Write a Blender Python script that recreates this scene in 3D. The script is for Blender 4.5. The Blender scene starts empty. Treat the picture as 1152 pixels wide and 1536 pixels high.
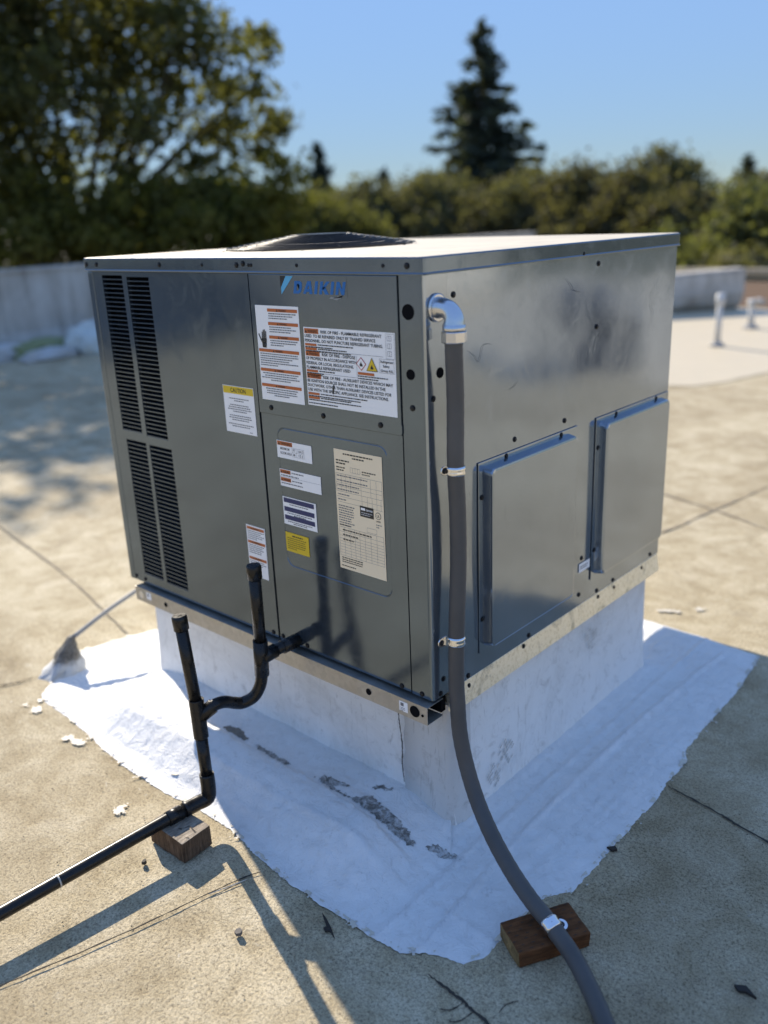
import bpy, bmesh, math, random
import numpy as np
from mathutils import Vector, Matrix, noise

random.seed(7)
RNG = np.random.default_rng(11)
scn = bpy.context.scene
COL = scn.collection
R = math.radians

# ------------------------------------------------------------------ camera, sky, sun, exposure
cam_d = bpy.data.cameras.new("camera")
cam = bpy.data.objects.new("camera", cam_d)
COL.objects.link(cam)
RIGHT = (0.7464, 0.6643, -0.0401)
UP = (-0.1838, 0.2637, 0.9469)
FWD = (-0.6396, 0.6994, -0.3189)
CAM = (1.1672, -1.4237, 1.5316)
cam.matrix_world = Matrix(((RIGHT[0], UP[0], -FWD[0], CAM[0]),
                           (RIGHT[1], UP[1], -FWD[1], CAM[1]),
                           (RIGHT[2], UP[2], -FWD[2], CAM[2]),
                           (0, 0, 0, 1)))
cam_d.sensor_fit = 'VERTICAL'
cam_d.sensor_height = 36.0
cam_d.lens = 1308.8 / 1536 * 36.0
cam_d.clip_start = 0.05
cam_d.clip_end = 3000
cam_d.dof.use_dof = True
cam_d.dof.focus_distance = 2.10
cam_d.dof.aperture_fstop = 1.4
scn.camera = cam

SUN_EL = 32.0
SUN_DIR = Vector((-0.9453 * math.cos(R(SUN_EL)), 0.3262 * math.cos(R(SUN_EL)), math.sin(R(SUN_EL))))
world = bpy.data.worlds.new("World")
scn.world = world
world.use_nodes = True
wt = world.node_tree
for n in list(wt.nodes):
    wt.nodes.remove(n)
wo = wt.nodes.new('ShaderNodeOutputWorld')
wb = wt.nodes.new('ShaderNodeBackground')
sky = wt.nodes.new('ShaderNodeTexSky')
sky.sky_type = 'NISHITA'
sky.sun_disc = False
sky.sun_elevation = R(SUN_EL)
sky.sun_rotation = math.atan2(SUN_DIR.x, SUN_DIR.y)
sky.altitude = 0
sky.air_density = 0.6
sky.dust_density = 0.0
sky.ozone_density = 3.5
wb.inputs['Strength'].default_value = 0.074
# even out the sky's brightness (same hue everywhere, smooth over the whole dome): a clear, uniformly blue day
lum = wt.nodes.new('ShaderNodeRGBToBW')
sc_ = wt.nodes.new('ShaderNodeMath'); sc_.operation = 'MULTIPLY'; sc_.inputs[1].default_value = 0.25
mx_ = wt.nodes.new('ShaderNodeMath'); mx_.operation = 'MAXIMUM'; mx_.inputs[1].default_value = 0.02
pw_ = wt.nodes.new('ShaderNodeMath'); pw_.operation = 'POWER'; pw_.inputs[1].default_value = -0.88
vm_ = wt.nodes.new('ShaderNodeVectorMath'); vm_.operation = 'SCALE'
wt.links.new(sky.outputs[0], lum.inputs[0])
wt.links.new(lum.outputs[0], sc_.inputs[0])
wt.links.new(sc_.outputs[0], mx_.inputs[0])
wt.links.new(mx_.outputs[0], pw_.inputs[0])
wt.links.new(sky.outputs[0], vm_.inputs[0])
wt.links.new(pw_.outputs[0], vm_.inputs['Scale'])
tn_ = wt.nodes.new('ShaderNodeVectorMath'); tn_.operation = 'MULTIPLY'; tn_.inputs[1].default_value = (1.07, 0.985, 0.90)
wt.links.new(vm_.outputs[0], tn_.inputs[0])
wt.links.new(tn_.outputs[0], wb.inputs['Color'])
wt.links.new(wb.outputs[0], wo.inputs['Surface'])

sun_d = bpy.data.lights.new("sun", 'SUN')
sun_d.energy = 5.0
sun_d.angle = R(0.55)
sun_d.color = (1.0, 0.90, 0.75)
sun = bpy.data.objects.new("sun", sun_d)
COL.objects.link(sun)
sun.rotation_euler = SUN_DIR.to_track_quat('Z', 'Y').to_euler()
sun.location = (-9, 4, 9)

scn.view_settings.view_transform = 'Standard'
scn.view_settings.look = 'None'
scn.view_settings.gamma = 1
scn.view_settings.use_curve_mapping = False
scn.view_settings.exposure = 0.8
scn.render.engine = 'CYCLES'
scn.cycles.use_denoising = True
scn.cycles.max_bounces = 8

# ------------------------------------------------------------------ helpers
def tag(o, label=None, cat=None, group=None, kind=None):
    if label: o['label'] = label
    if cat: o['category'] = cat
    if group: o['group'] = group
    if kind: o['kind'] = kind
    return o

def empty(name, loc=(0, 0, 0), rz=0.0):
    o = bpy.data.objects.new(name, None)
    o.location = loc
    o.rotation_euler = (0, 0, rz)
    o.empty_display_size = 0.1
    COL.objects.link(o)
    return o

def link(name, me, mat=None, parent=None, loc=None):
    o = bpy.data.objects.new(name, me)
    COL.objects.link(o)
    if mat and len(me.materials) == 0:
        me.materials.append(mat)
    if parent is not None:
        o.parent = parent
    if loc is not None:
        o.location = loc
    return o

def to_mesh(bm, name, smooth=False):
    me = bpy.data.meshes.new(name)
    bmesh.ops.recalc_face_normals(bm, faces=bm.faces)
    bm.to_mesh(me)
    bm.free()
    if smooth:
        me.shade_smooth()
    return me

def box_bm(x0, x1, y0, y1, z0, z1, bevel=0.0, seg=2):
    bm = bmesh.new()
    bmesh.ops.create_cube(bm, size=1.0)
    for v in bm.verts:
        v.co = Vector(((x0 + x1) / 2 + v.co.x * (x1 - x0), (y0 + y1) / 2 + v.co.y * (y1 - y0), (z0 + z1) / 2 + v.co.z * (z1 - z0)))
    if bevel > 0:
        bmesh.ops.bevel(bm, geom=list(bm.edges), offset=bevel, segments=seg, profile=0.7, affect='EDGES')
    return bm

def box(name, x0, x1, y0, y1, z0, z1, mat, parent=None, bevel=0.0, seg=2):
    return link(name, to_mesh(box_bm(x0, x1, y0, y1, z0, z1, bevel, seg), name), mat, parent)

def add_box(bm, x0, x1, y0, y1, z0, z1):
    b = box_bm(x0, x1, y0, y1, z0, z1)
    vs = {}
    for v in b.verts:
        vs[v] = bm.verts.new(v.co)
    for f in b.faces:
        bm.faces.new([vs[v] for v in f.verts])
    b.free()

def catmull(pts, n=8):
    P = [Vector(p) for p in pts]
    P = [P[0] * 2 - P[1]] + P + [P[-1] * 2 - P[-2]]
    out = []
    for i in range(1, len(P) - 2):
        for k in range(n):
            t = k / n
            a, b, c, d = P[i - 1], P[i], P[i + 1], P[i + 2]
            out.append(0.5 * ((2 * b) + (c - a) * t + (2 * a - 5 * b + 4 * c - d) * t * t + (3 * b - a - 3 * c + d) * t ** 3))
    out.append(P[-2])
    return out

def tube_into(bm, pts, rad, seg=16, cap=True):
    pts = [Vector(p) for p in pts]
    n = len(pts)
    rads = rad if isinstance(rad, (list, tuple)) else [rad] * n
    rings = []
    t0 = (pts[1] - pts[0]).normalized()
    up = Vector((0, 0, 1)) if abs(t0.z) < 0.9 else Vector((0, 1, 0))
    nrm = (up - t0 * up.dot(t0)).normalized()
    for i, p in enumerate(pts):
        t = (pts[min(i + 1, n - 1)] - pts[max(i - 1, 0)])
        t = t.normalized() if t.length > 1e-9 else t0
        nrm = (nrm - t * nrm.dot(t))
        nrm.normalize()
        b = t.cross(nrm)
        rings.append([bm.verts.new(p + (nrm * math.cos(a) + b * math.sin(a)) * rads[i]) for a in [2 * math.pi * k / seg for k in range(seg)]])
    for i in range(n - 1):
        for k in range(seg):
            bm.faces.new((rings[i][k], rings[i][(k + 1) % seg], rings[i + 1][(k + 1) % seg], rings[i + 1][k]))
    if cap:
        bm.faces.new(rings[0][::-1])
        bm.faces.new(rings[-1])

def tube(name, pts, rad, mat, parent=None, seg=16, smooth=True, cap=True):
    bm = bmesh.new()
    tube_into(bm, pts, rad, seg, cap)
    me = to_mesh(bm, name)
    if smooth:
        for f in me.polygons:
            f.use_smooth = len(f.vertices) == 4
    return link(name, me, mat, parent)

def poly_sheet(name, pts, mat, parent=None):
    """flat polygon (triangulated ngon) from 3D points"""
    bm = bmesh.new()
    f = bm.faces.new([bm.verts.new(p) for p in pts])
    bmesh.ops.triangulate(bm, faces=[f])
    return link(name, to_mesh(bm, name), mat, parent)

# ------------------------------------------------------------------ materials
def mat_new(name):
    m = bpy.data.materials.new(name)
    m.use_nodes = True
    nt = m.node_tree
    return m, nt, nt.nodes['Principled BSDF']

def N(nt, t, **kw):
    n = nt.nodes.new(t)
    for k, v in kw.items():
        if hasattr(n, k):
            setattr(n, k, v)
        else:
            n.inputs[k].default_value = v
    return n

def noise_tex(nt, coord, scale, detail=5, rough=0.6, dist=0.0):
    n = N(nt, 'ShaderNodeTexNoise')
    n.inputs['Scale'].default_value = scale
    n.inputs['Detail'].default_value = detail
    n.inputs['Roughness'].default_value = rough
    n.inputs['Distortion'].default_value = dist
    nt.links.new(coord, n.inputs['Vector'])
    return n.outputs['Fac']

def ramp(nt, fac, stops):
    r = N(nt, 'ShaderNodeValToRGB')
    el = r.color_ramp.elements
    el[0].position, el[0].color = stops[0][0], (*stops[0][1], 1)
    el[1].position, el[1].color = stops[-1][0], (*stops[-1][1], 1)
    for p, c in stops[1:-1]:
        e = el.new(p)
        e.color = (*c, 1)
    nt.links.new(fac, r.inputs['Fac'])
    return r.outputs['Color']

def mix(nt, fac, a, b, mode='MIX'):
    m = N(nt, 'ShaderNodeMix', data_type='RGBA', blend_type=mode)
    for sock, v in ((m.inputs[0], fac), (m.inputs[6], a), (m.inputs[7], b)):
        if hasattr(v, 'links') or hasattr(v, 'is_linked'):
            nt.links.new(v, sock)
        elif isinstance(v, tuple):
            sock.default_value = (*v, 1) if len(v) == 3 else v
        else:
            sock.default_value = v
    return m.outputs[2]

def bump(nt, bs, h, strength, dist=0.002, prev=None):
    b = N(nt, 'ShaderNodeBump')
    b.inputs['Strength'].default_value = strength
    b.inputs['Distance'].default_value = dist
    nt.links.new(h, b.inputs['Height'])
    if prev is not None:
        nt.links.new(prev, b.inputs['Normal'])
    nt.links.new(b.outputs[0], bs.inputs['Normal'])
    return b.outputs[0]

def coords(nt, kind='Object'):
    return N(nt, 'ShaderNodeTexCoord').outputs[kind]

def worldpos(nt):
    return N(nt, 'ShaderNodeNewGeometry').outputs['Position']

def simple(name, col, rough=0.5, metal=0.0, spec=0.5):
    m, nt, bs = mat_new(name)
    bs.inputs['Base Color'].default_value = (*col, 1)
    bs.inputs['Roughness'].default_value = rough
    bs.inputs['Metallic'].default_value = metal
    bs.inputs['Specular IOR Level'].default_value = spec
    return m

def make_grey_paint(name, base, rough0, rough1, scuff, dust_glare=0.0, metal=0.82):
    m, nt, bs = mat_new(name)
    P = worldpos(nt)
    n1 = noise_tex(nt, P, 3.0, 6, 0.65)
    n2 = noise_tex(nt, P, 40.0, 4, 0.6)
    c = ramp(nt, n1, [(0.3, tuple(b * 0.93 for b in base)), (0.7, tuple(b * 1.06 for b in base))])
    mp = N(nt, 'ShaderNodeMapping')
    mp.inputs['Rotation'].default_value = (0.5, 0.7, 0.4)
    mp.inputs['Scale'].default_value = (14, 14, 3)
    nt.links.new(P, mp.inputs['Vector'])
    s = noise_tex(nt, mp.outputs[0], 3.0, 8, 0.7, 1.2)
    sm = ramp(nt, s, [(0.63, (0, 0, 0)), (0.70, (1, 1, 1))])
    sc = N(nt, 'ShaderNodeMath', operation='MULTIPLY')
    nt.links.new(sm, sc.inputs[0])
    sc.inputs[1].default_value = scuff
    c = mix(nt, sc.outputs[0], c, tuple(b * 0.55 for b in base))
    if dust_glare > 0:
        d = ramp(nt, noise_tex(nt, P, 6.0, 6, 0.7), [(0.35, (dust_glare * .6,) * 3), (0.7, (dust_glare,) * 3)])
        c = mix(nt, d, c, (0.64, 0.56, 0.42))
    nt.links.new(c, bs.inputs['Base Color'])
    n4 = noise_tex(nt, P, 11.0, 7, 0.75, 1.0)
    rr = ramp(nt, n4, [(0.3, (rough0,) * 3), (0.55, ((rough0 + rough1) / 2,) * 3), (0.72, (rough1 * 1.25,) * 3)])
    nt.links.new(rr, bs.inputs['Roughness'])
    wp = ramp(nt, n4, [(0.58, (0, 0, 0)), (0.78, (0.22,) * 3)])
    c = mix(nt, wp, c, tuple(min(1, b * 1.15 + .03) for b in base))
    nt.links.new(c, bs.inputs['Base Color'])
    bs.inputs['Metallic'].default_value = metal
    bs.inputs['Specular IOR Level'].default_value = 0.6
    lowf = noise_tex(nt, P, 2.2, 2, 0.4)
    b1 = bump(nt, bs, lowf, 0.18, 0.03)
    bump(nt, bs, n2, 0.05, 0.0006, b1)
    return m

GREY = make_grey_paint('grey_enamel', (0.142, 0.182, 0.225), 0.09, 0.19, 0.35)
GREY_SIDE_LIT = make_grey_paint('grey_enamel_side_lit', (0.320, 0.372, 0.430), 0.09, 0.19, 0.6)  # same enamel as the front, lightened for the brighter reflections on this side
GREY_TOP = make_grey_paint('grey_enamel_dust_glare', (0.30, 0.28, 0.24), 0.55, 0.72, 0.7, 0.95, 0.08)  # dust tone made paler to carry the sun and sky glare too
OPENING_SHADE = simple('opening_shade_black', (0.006, 0.006, 0.007), 0.9, 0, 0.1)  # near-black colour painted in place of the shade inside openings
SCREW = simple('black_oxide_screw', (0.012, 0.012, 0.013), 0.45, 0.3)
WHITE_LBL = simple('white_vinyl', (0.90, 0.89, 0.87), 0.42)
CREAM_LBL = simple('cream_vinyl', (0.90, 0.75, 0.52), 0.45)
YEL_LBL = simple('yellow_vinyl', (0.72, 0.50, 0.02), 0.45)
ORANGE_LBL = simple('orange_ink', (0.50, 0.13, 0.03), 0.45)
NAVY_LBL = simple('navy_ink', (0.012, 0.024, 0.11), 0.45)
INK = simple('black_ink', (0.015, 0.015, 0.016), 0.5)
INK_GREY = simple('grey_ink', (0.16, 0.16, 0.17), 0.5)
LOGO_BLUE = simple('logo_blue', (0.004, 0.13, 0.40), 0.35)
LOGO_SKY = simple('logo_sky', (0.10, 0.42, 0.68), 0.35)
RED_INK = simple('red_ink', (0.45, 0.03, 0.03), 0.5)
GRILLE = simple('black_wire', (0.010, 0.010, 0.011), 0.3, 0.0, 0.35)
ZINC = simple('die_cast_zinc', (0.62, 0.63, 0.65), 0.22, 0.95)
CHROME = simple('zinc_plated_steel', (0.75, 0.76, 0.78), 0.14, 1.0)

def make_galv():
    m, nt, bs = mat_new('galvanised_steel')
    P = worldpos(nt)
    v = N(nt, 'ShaderNodeTexVoronoi')
    v.inputs['Scale'].default_value = 70
    nt.links.new(P, v.inputs['Vector'])
    n1 = noise_tex(nt, P, 9, 6, 0.7, 0.8)
    c = mix(nt, n1, (0.40, 0.38, 0.34), (0.62, 0.60, 0.54))
    vr = ramp(nt, v.outputs['Color'], [(0.0, (0.82,) * 3), (1.0, (1.0,) * 3)])
    c = mix(nt, 1.0, c, vr, 'MULTIPLY')
    nt.links.new(c, bs.inputs['Base Color'])
    bs.inputs['Metallic'].default_value = 0.75
    nt.links.new(ramp(nt, n1, [(0.3, (0.32,) * 3), (0.7, (0.5,) * 3)]), bs.inputs['Roughness'])
    return m
GALV = make_galv()

def make_frp():
    m, nt, bs = mat_new('speckled_galvanised_strip')
    P = worldpos(nt)
    n1 = noise_tex(nt, P, 90, 6, 0.75)
    n2 = noise_tex(nt, P, 7, 5, 0.7, 1.0)
    c = ramp(nt, n1, [(0.33, (0.60, 0.57, 0.44)), (0.5, (0.86, 0.83, 0.70)), (0.7, (0.92, 0.90, 0.80))])
    d = ramp(nt, n2, [(0.56, (0, 0, 0)), (0.68, (0.75,) * 3)])
    c = mix(nt, d, c, (0.22, 0.24, 0.21))
    nt.links.new(c, bs.inputs['Base Color'])
    bs.inputs['Roughness'].default_value = 0.42
    bs.inputs['Metallic'].default_value = 0.85
    return m
STRIP = make_frp()

def make_black_pipe():
    m, nt, bs = mat_new('black_painted_pvc')
    P = worldpos(nt)
    n1 = noise_tex(nt, P, 60, 5, 0.6)
    nt.links.new(ramp(nt, n1, [(0.3, (0.006, 0.006, 0.006)), (0.7, (0.016, 0.015, 0.014))]), bs.inputs['Base Color'])
    nt.links.new(ramp(nt, n1, [(0.3, (0.20,) * 3), (0.75, (0.42,) * 3)]), bs.inputs['Roughness'])
    bs.inputs['Specular IOR Level'].default_value = 0.35
    bump(nt, bs, n1, 0.10, 0.001)
    return m
PIPE = make_black_pipe()

def make_conduit():
    m, nt, bs = mat_new('grey_liquidtight_jacket')
    P = worldpos(nt)
    n1 = noise_tex(nt, P, 50, 5, 0.6)
    n2 = noise_tex(nt, P, 8, 5, 0.6)
    c = ramp(nt, n2, [(0.3, (0.078, 0.075, 0.072)), (0.7, (0.105, 0.100, 0.095))])
    nt.links.new(c, bs.inputs['Base Color'])
    bs.inputs['Roughness'].default_value = 0.5
    bs.inputs['Specular IOR Level'].default_value = 0.3
    bump(nt, bs, n1, 0.06, 0.001)
    return m
CONDUIT = make_conduit()

def make_roof():
    m, nt, bs = mat_new('tan_granular_roofing')
    P = worldpos(nt)
    big = noise_tex(nt, P, 0.8, 6, 0.65, 0.6)
    med = noise_tex(nt, P, 6.0, 8, 0.72, 0.4)
    fine = noise_tex(nt, P, 140.0, 4, 0.7)
    grain = noise_tex(nt, P, 300.0, 3, 0.7)
    st1 = noise_tex(nt, P, 2.3, 9, 0.78, 1.6)
    c1 = ramp(nt, med, [(0.25, (0.29, 0.228, 0.134)), (0.45, (0.445, 0.378, 0.252)), (0.60, (0.545, 0.477, 0.340)), (0.8, (0.65, 0.59, 0.455))])
    c2 = ramp(nt, big, [(0.32, (0.70, 0.66, 0.60)), (0.5, (0.93, 0.91, 0.88)), (0.68, (1.06, 1.06, 1.05))])
    c = mix(nt, 1.0, c1, c2, 'MULTIPLY')
    f = ramp(nt, fine, [(0.30, (0.42, 0.41, 0.40)), (0.50, (1.0, 1.0, 1.0)), (0.75, (1.2, 1.19, 1.17))])
    c = mix(nt, 1.0, c, f, 'MULTIPLY')
    g2 = ramp(nt, grain, [(0.32, (0.55, 0.54, 0.53)), (0.5, (1.0, 1.0, 1.0)), (0.7, (1.18, 1.17, 1.15))])
    c = mix(nt, 1.0, c, g2, 'MULTIPLY')
    stn = ramp(nt, st1, [(0.56, (0, 0, 0)), (0.70, (0.34,) * 3)])
    c = mix(nt, stn, c, (0.24, 0.20, 0.15))
    # pale scuffs of coating
    sp = noise_tex(nt, P, 17.0, 8, 0.75, 1.5)
    sm = ramp(nt, sp, [(0.62, (0, 0, 0)), (0.72, (0.55,) * 3)])
    c = mix(nt, sm, c, (0.66, 0.62, 0.53))
    v = N(nt, 'ShaderNodeTexVoronoi')
    v.inputs['Scale'].default_value = 33
    nt.links.new(P, v.inputs['Vector'])
    pits = ramp(nt, v.outputs['Distance'], [(0.03, (1, 1, 1)), (0.09, (0, 0, 0))])
    pm = mix(nt, 1.0, pits, ramp(nt, noise_tex(nt, P, 9, 3, 0.6), [(0.52, (0, 0, 0)), (0.62, (1, 1, 1))]), 'MULTIPLY')
    c = mix(nt, pm, c, (0.05, 0.045, 0.04))
    nt.links.new(c, bs.inputs['Base Color'])
    bs.inputs['Roughness'].default_value = 0.88
    bs.inputs['Specular IOR Level'].default_value = 0.25
    b1 = bump(nt, bs, med, 0.35, 0.012)
    b2 = bump(nt, bs, fine, 0.75, 0.004, b1)
    bump(nt, bs, grain, 0.35, 0.0015, b2)
    return m
ROOF = make_roof()

def make_white(name, base, dirt_amt, fine_bump=0.5, streak=False):
    m, nt, bs = mat_new(name)
    P = worldpos(nt)
    n1 = noise_tex(nt, P, 4.0, 7, 0.7, 0.6)
    n2 = noise_tex(nt, P, 24.0, 7, 0.72, 0.8)
    n3 = noise_tex(nt, P, 130.0, 3, 0.6)
    c = ramp(nt, n1, [(0.3, tuple(b * 0.93 for b in base)), (0.65, base)])
    d1 = ramp(nt, n2, [(0.54, (0, 0, 0)), (0.74, (dirt_amt,) * 3)])
    c = mix(nt, d1, c, (0.36, 0.33, 0.29))
    mp = N(nt, 'ShaderNodeMapping')
    mp.inputs['Rotation'].default_value = (0.5, 0.25, 0.6)
    mp.inputs['Scale'].default_value = (30, 30, 4)
    nt.links.new(P, mp.inputs['Vector'])
    s = noise_tex(nt, mp.outputs[0], 1.6, 6, 0.65, 1.5)
    s2 = ramp(nt, s, [(0.60, (0, 0, 0)), (0.68, (dirt_amt * 0.8,) * 3)])
    gr = ramp(nt, noise_tex(nt, P, 1.7, 8, 0.75, 1.2), [(0.50, (0, 0, 0)), (0.68, (dirt_amt * 0.9,) * 3)])
    c = mix(nt, gr, c, (0.50, 0.48, 0.44))
    c = mix(nt, s2, c, (0.30, 0.28, 0.25))
    nt.links.new(c, bs.inputs['Base Color'])
    bs.inputs['Roughness'].default_value = 0.55
    bs.inputs['Specular IOR Level'].default_value = 0.35
    b1 = bump(nt, bs, n2, fine_bump, 0.008)
    bump(nt, bs, n3, 0.25, 0.0012, b1)
    return m
MEMBRANE = make_white('white_elastomeric_coating', (0.77, 0.77, 0.76), 0.30, 0.9)
CURB_W = make_white('white_painted_curb', (0.84, 0.83, 0.80), 0.55, 0.25)
def make_parapet():
    m, nt, bs = mat_new('weathered_white_parapet')
    P = worldpos(nt)
    mp = N(nt, 'ShaderNodeMapping')
    mp.inputs['Scale'].default_value = (5, 5, .5)
    nt.links.new(P, mp.inputs['Vector'])
    a = noise_tex(nt, mp.outputs[0], 1.0, 7, 0.7, 0.4)
    b2 = noise_tex(nt, P, 1.3, 6, 0.7, 0.6)
    c = ramp(nt, a, [(0.35, (0.36, 0.33, 0.29)), (0.55, (0.54, 0.515, 0.47)), (0.7, (0.60, 0.58, 0.54))])
    c = mix(nt, 1.0, c, ramp(nt, b2, [(0.35, (0.78, 0.74, 0.70)), (0.6, (1, 1, 1))]), 'MULTIPLY')
    nt.links.new(c, bs.inputs['Base Color'])
    bs.inputs['Roughness'].default_value = 0.8
    bump(nt, bs, b2, 0.4, 0.02)
    return m
PARAPET_W = make_parapet()
CREAM_ROOF = make_white('cream_roof_coating', (0.53, 0.455, 0.325), 0.12, 0.3)
CHIP_W = make_white('white_paint_chips', (0.62, 0.575, 0.48), 0.45, 0.5)

def make_mastic():
    m, nt, bs = mat_new('grey_mastic')
    P = worldpos(nt)
    n1 = noise_tex(nt, P, 45, 7, 0.75, 0.8)
    nt.links.new(ramp(nt, n1, [(0.28, (0.07, 0.065, 0.06)), (0.42, (0.20, 0.19, 0.17)), (0.53, (0.42, 0.41, 0.39)), (0.62, (0.70, 0.70, 0.69))]), bs.inputs['Base Color'])
    bs.inputs['Roughness'].default_value = 0.85
    bump(nt, bs, n1, 1.0, 0.012)
    return m
MASTIC = make_mastic()
def make_cone():
    # grey mastic whose foot has been painted over with the white coating, up to a ragged line
    m, nt, bs = mat_new('half_coated_mastic')
    P = coords(nt)
    sx = N(nt, 'ShaderNodeSeparateXYZ')
    nt.links.new(P, sx.inputs[0])
    n1 = noise_tex(nt, P, 45, 6, 0.75, 0.8)
    a = N(nt, 'ShaderNodeMath', operation='MULTIPLY_ADD')
    nt.links.new(n1, a.inputs[0]); a.inputs[1].default_value = 0.07
    nt.links.new(sx.outputs['Z'], a.inputs[2])
    k = ramp(nt, a.outputs[0], [(0.070, (0, 0, 0)), (0.090, (1, 1, 1))])
    g = ramp(nt, n1, [(0.3, (0.06, 0.055, 0.05)), (0.5, (0.17, 0.16, 0.14)), (0.72, (0.34, 0.32, 0.29))])
    nt.links.new(mix(nt, k, (0.66, 0.66, 0.64), g), bs.inputs['Base Color'])
    bs.inputs['Roughness'].default_value = 0.85
    bump(nt, bs, n1, 1.0, 0.012)
    return m
CONE_M = make_cone()
SEAM_TAN = simple('tan_seam', (0.24, 0.20, 0.145), 0.9, 0, 0.2)
SEAM = simple('dark_seam_bitumen', (0.055, 0.048, 0.04), 0.9, 0, 0.2)
DIRT = simple('dry_dirt_smudge', (0.52, 0.50, 0.46), 0.9, 0, 0.2)

def make_wood(name, dark, light, axis_scale, ring=True):
    m, nt, bs = mat_new(name)
    P = coords(nt)
    mp = N(nt, 'ShaderNodeMapping')
    mp.inputs['Scale'].default_value = axis_scale
    nt.links.new(P, mp.inputs['Vector'])
    n1 = noise_tex(nt, mp.outputs[0], 1.0, 6, 0.7, 0.7)
    n2 = noise_tex(nt, P, 30, 5, 0.7)
    c = ramp(nt, n1, [(0.3, dark), (0.68, light)])
    c = mix(nt, 1.0, c, ramp(nt, n2, [(0.3, (0.62,) * 3), (0.65, (1.0,) * 3)]), 'MULTIPLY')
    nt.links.new(c, bs.inputs['Base Color'])
    bs.inputs['Roughness'].default_value = 0.85
    bs.inputs['Specular IOR Level'].default_value = 0.2
    bump(nt, bs, n1, 0.7, 0.004)
    return m
WOOD_OLD = make_wood('weathered_lumber', (0.045, 0.028, 0.018), (0.22, 0.145, 0.09), (130, 130, 10))
WOOD_TOP = make_wood('weathered_end_grain', (0.20, 0.16, 0.12), (0.50, 0.43, 0.34), (150, 22, 22))
WOOD_RED = make_wood('redwood_stained_lumber', (0.075, 0.032, 0.013), (0.215, 0.088, 0.034), (10, 90, 90))
WOOD_END = make_wood('cut_end_grain', (0.16, 0.10, 0.04), (0.34, 0.23, 0.10), (60, 60, 60))

def make_leaf(name, c0, c1, trans=0.45):
    m = bpy.data.materials.new(name)
    m.use_nodes = True
    nt = m.node_tree
    for n in list(nt.nodes):
        nt.nodes.remove(n)
    out = N(nt, 'ShaderNodeOutputMaterial')
    P = worldpos(nt)
    f = noise_tex(nt, P, 1.1, 3, 0.6)
    f2 = noise_tex(nt, P, 9.0, 2, 0.6)
    c = ramp(nt, f, [(0.32, c0), (0.68, c1)])
    c = mix(nt, 1.0, c, ramp(nt, f2, [(0.3, (0.7,) * 3), (0.7, (1.2,) * 3)]), 'MULTIPLY')
    bs = N(nt, 'ShaderNodeBsdfPrincipled')
    bs.inputs['Roughness'].default_value = 0.75
    bs.inputs['Specular IOR Level'].default_value = 0.12
    nt.links.new(c, bs.inputs['Base Color'])
    tr = N(nt, 'ShaderNodeBsdfTranslucent')
    tc = mix(nt, 1.0, c, (1.25, 1.3, 0.55), 'MULTIPLY')
    nt.links.new(tc, tr.inputs['Color'])
    ms = N(nt, 'ShaderNodeMixShader')
    ms.inputs[0].default_value = trans
    nt.links.new(bs.outputs[0], ms.inputs[1])
    nt.links.new(tr.outputs[0], ms.inputs[2])
    nt.links.new(ms.outputs[0], out.inputs['Surface'])
    return m
LEAF_DARK = make_leaf('oak_leaves', (0.085, 0.086, 0.040), (0.150, 0.148, 0.064), 0.55)
LEAF_LOW = make_leaf('yellowish_leaves', (0.100, 0.102, 0.032), (0.175, 0.168, 0.052), 0.55)
LEAF_OLIVE = make_leaf('olive_leaves', (0.115, 0.110, 0.062), (0.165, 0.155, 0.088), 0.4)
LEAF_BRONZE = make_leaf('bronze_leaves', (0.098, 0.090, 0.052), (0.142, 0.128, 0.072), 0.4)
LEAF_LIGHT = make_leaf('light_green_leaves', (0.110, 0.115, 0.050), (0.170, 0.175, 0.080), 0.4)
NEEDLE = make_leaf('conifer_needles', (0.055, 0.066, 0.052), (0.095, 0.105, 0.078), 0.35)
NEEDLE_FAR = make_leaf('blue_conifer_needles', (0.030, 0.042, 0.036), (0.055, 0.068, 0.055), 0.15)
BARK = make_wood('bark', (0.035, 0.028, 0.022), (0.10, 0.085, 0.07), (14, 14, 3))

def make_ground():
    m, nt, bs = mat_new('dry_grass_ground')
    P = worldpos(nt)
    n1 = noise_tex(nt, P, 0.09, 8, 0.7)
    nt.links.new(ramp(nt, n1, [(0.35, (0.05, 0.06, 0.025)), (0.55, (0.11, 0.10, 0.05)), (0.7, (0.20, 0.17, 0.10))]), bs.inputs['Base Color'])
    bs.inputs['Roughness'].default_value = 0.95
    return m
GROUND = make_ground()
STUCCO = simple('tan_stucco', (0.42, 0.36, 0.28), 0.9, 0, 0.2)
BROWN = simple('leaf_litter_brown', (0.13, 0.085, 0.055), 0.95, 0, 0.1)

# ------------------------------------------------------------------ ground, building, roof surface
bm = bmesh.new()
bmesh.ops.create_grid(bm, x_segments=4, y_segments=4, size=900)
g = link('ground', to_mesh(bm, 'ground'), GROUND, loc=(0, 0, -4.5))
tag(g, kind='structure')
RX0, RX1, RY0, RY1 = -10.9, 9.6, -8.3, 17.6
b = box('building', RX0, RX1, RY0, RY1, -4.6, -0.25, STUCCO)
tag(b, 'tan stucco building carrying the flat roof', 'building')

def roof_z(x, y):
    d = 0.0035 * noise.noise(Vector((x * 1.3, y * 1.3, 3))) + 0.0018 * noise.noise(Vector((x * 5, y * 5, 9)))
    return d

def grid_mesh(name, xs, ys, fz):
    verts = [(x, y, fz(x, y)) for y in ys for x in xs]
    nx = len(xs)
    faces = [(j * nx + i, j * nx + i + 1, (j + 1) * nx + i + 1, (j + 1) * nx + i) for j in range(len(ys) - 1) for i in range(nx - 1)]
    me = bpy.data.meshes.new(name)
    me.from_pydata(verts, [], faces)
    me.shade_smooth()
    return me

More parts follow.
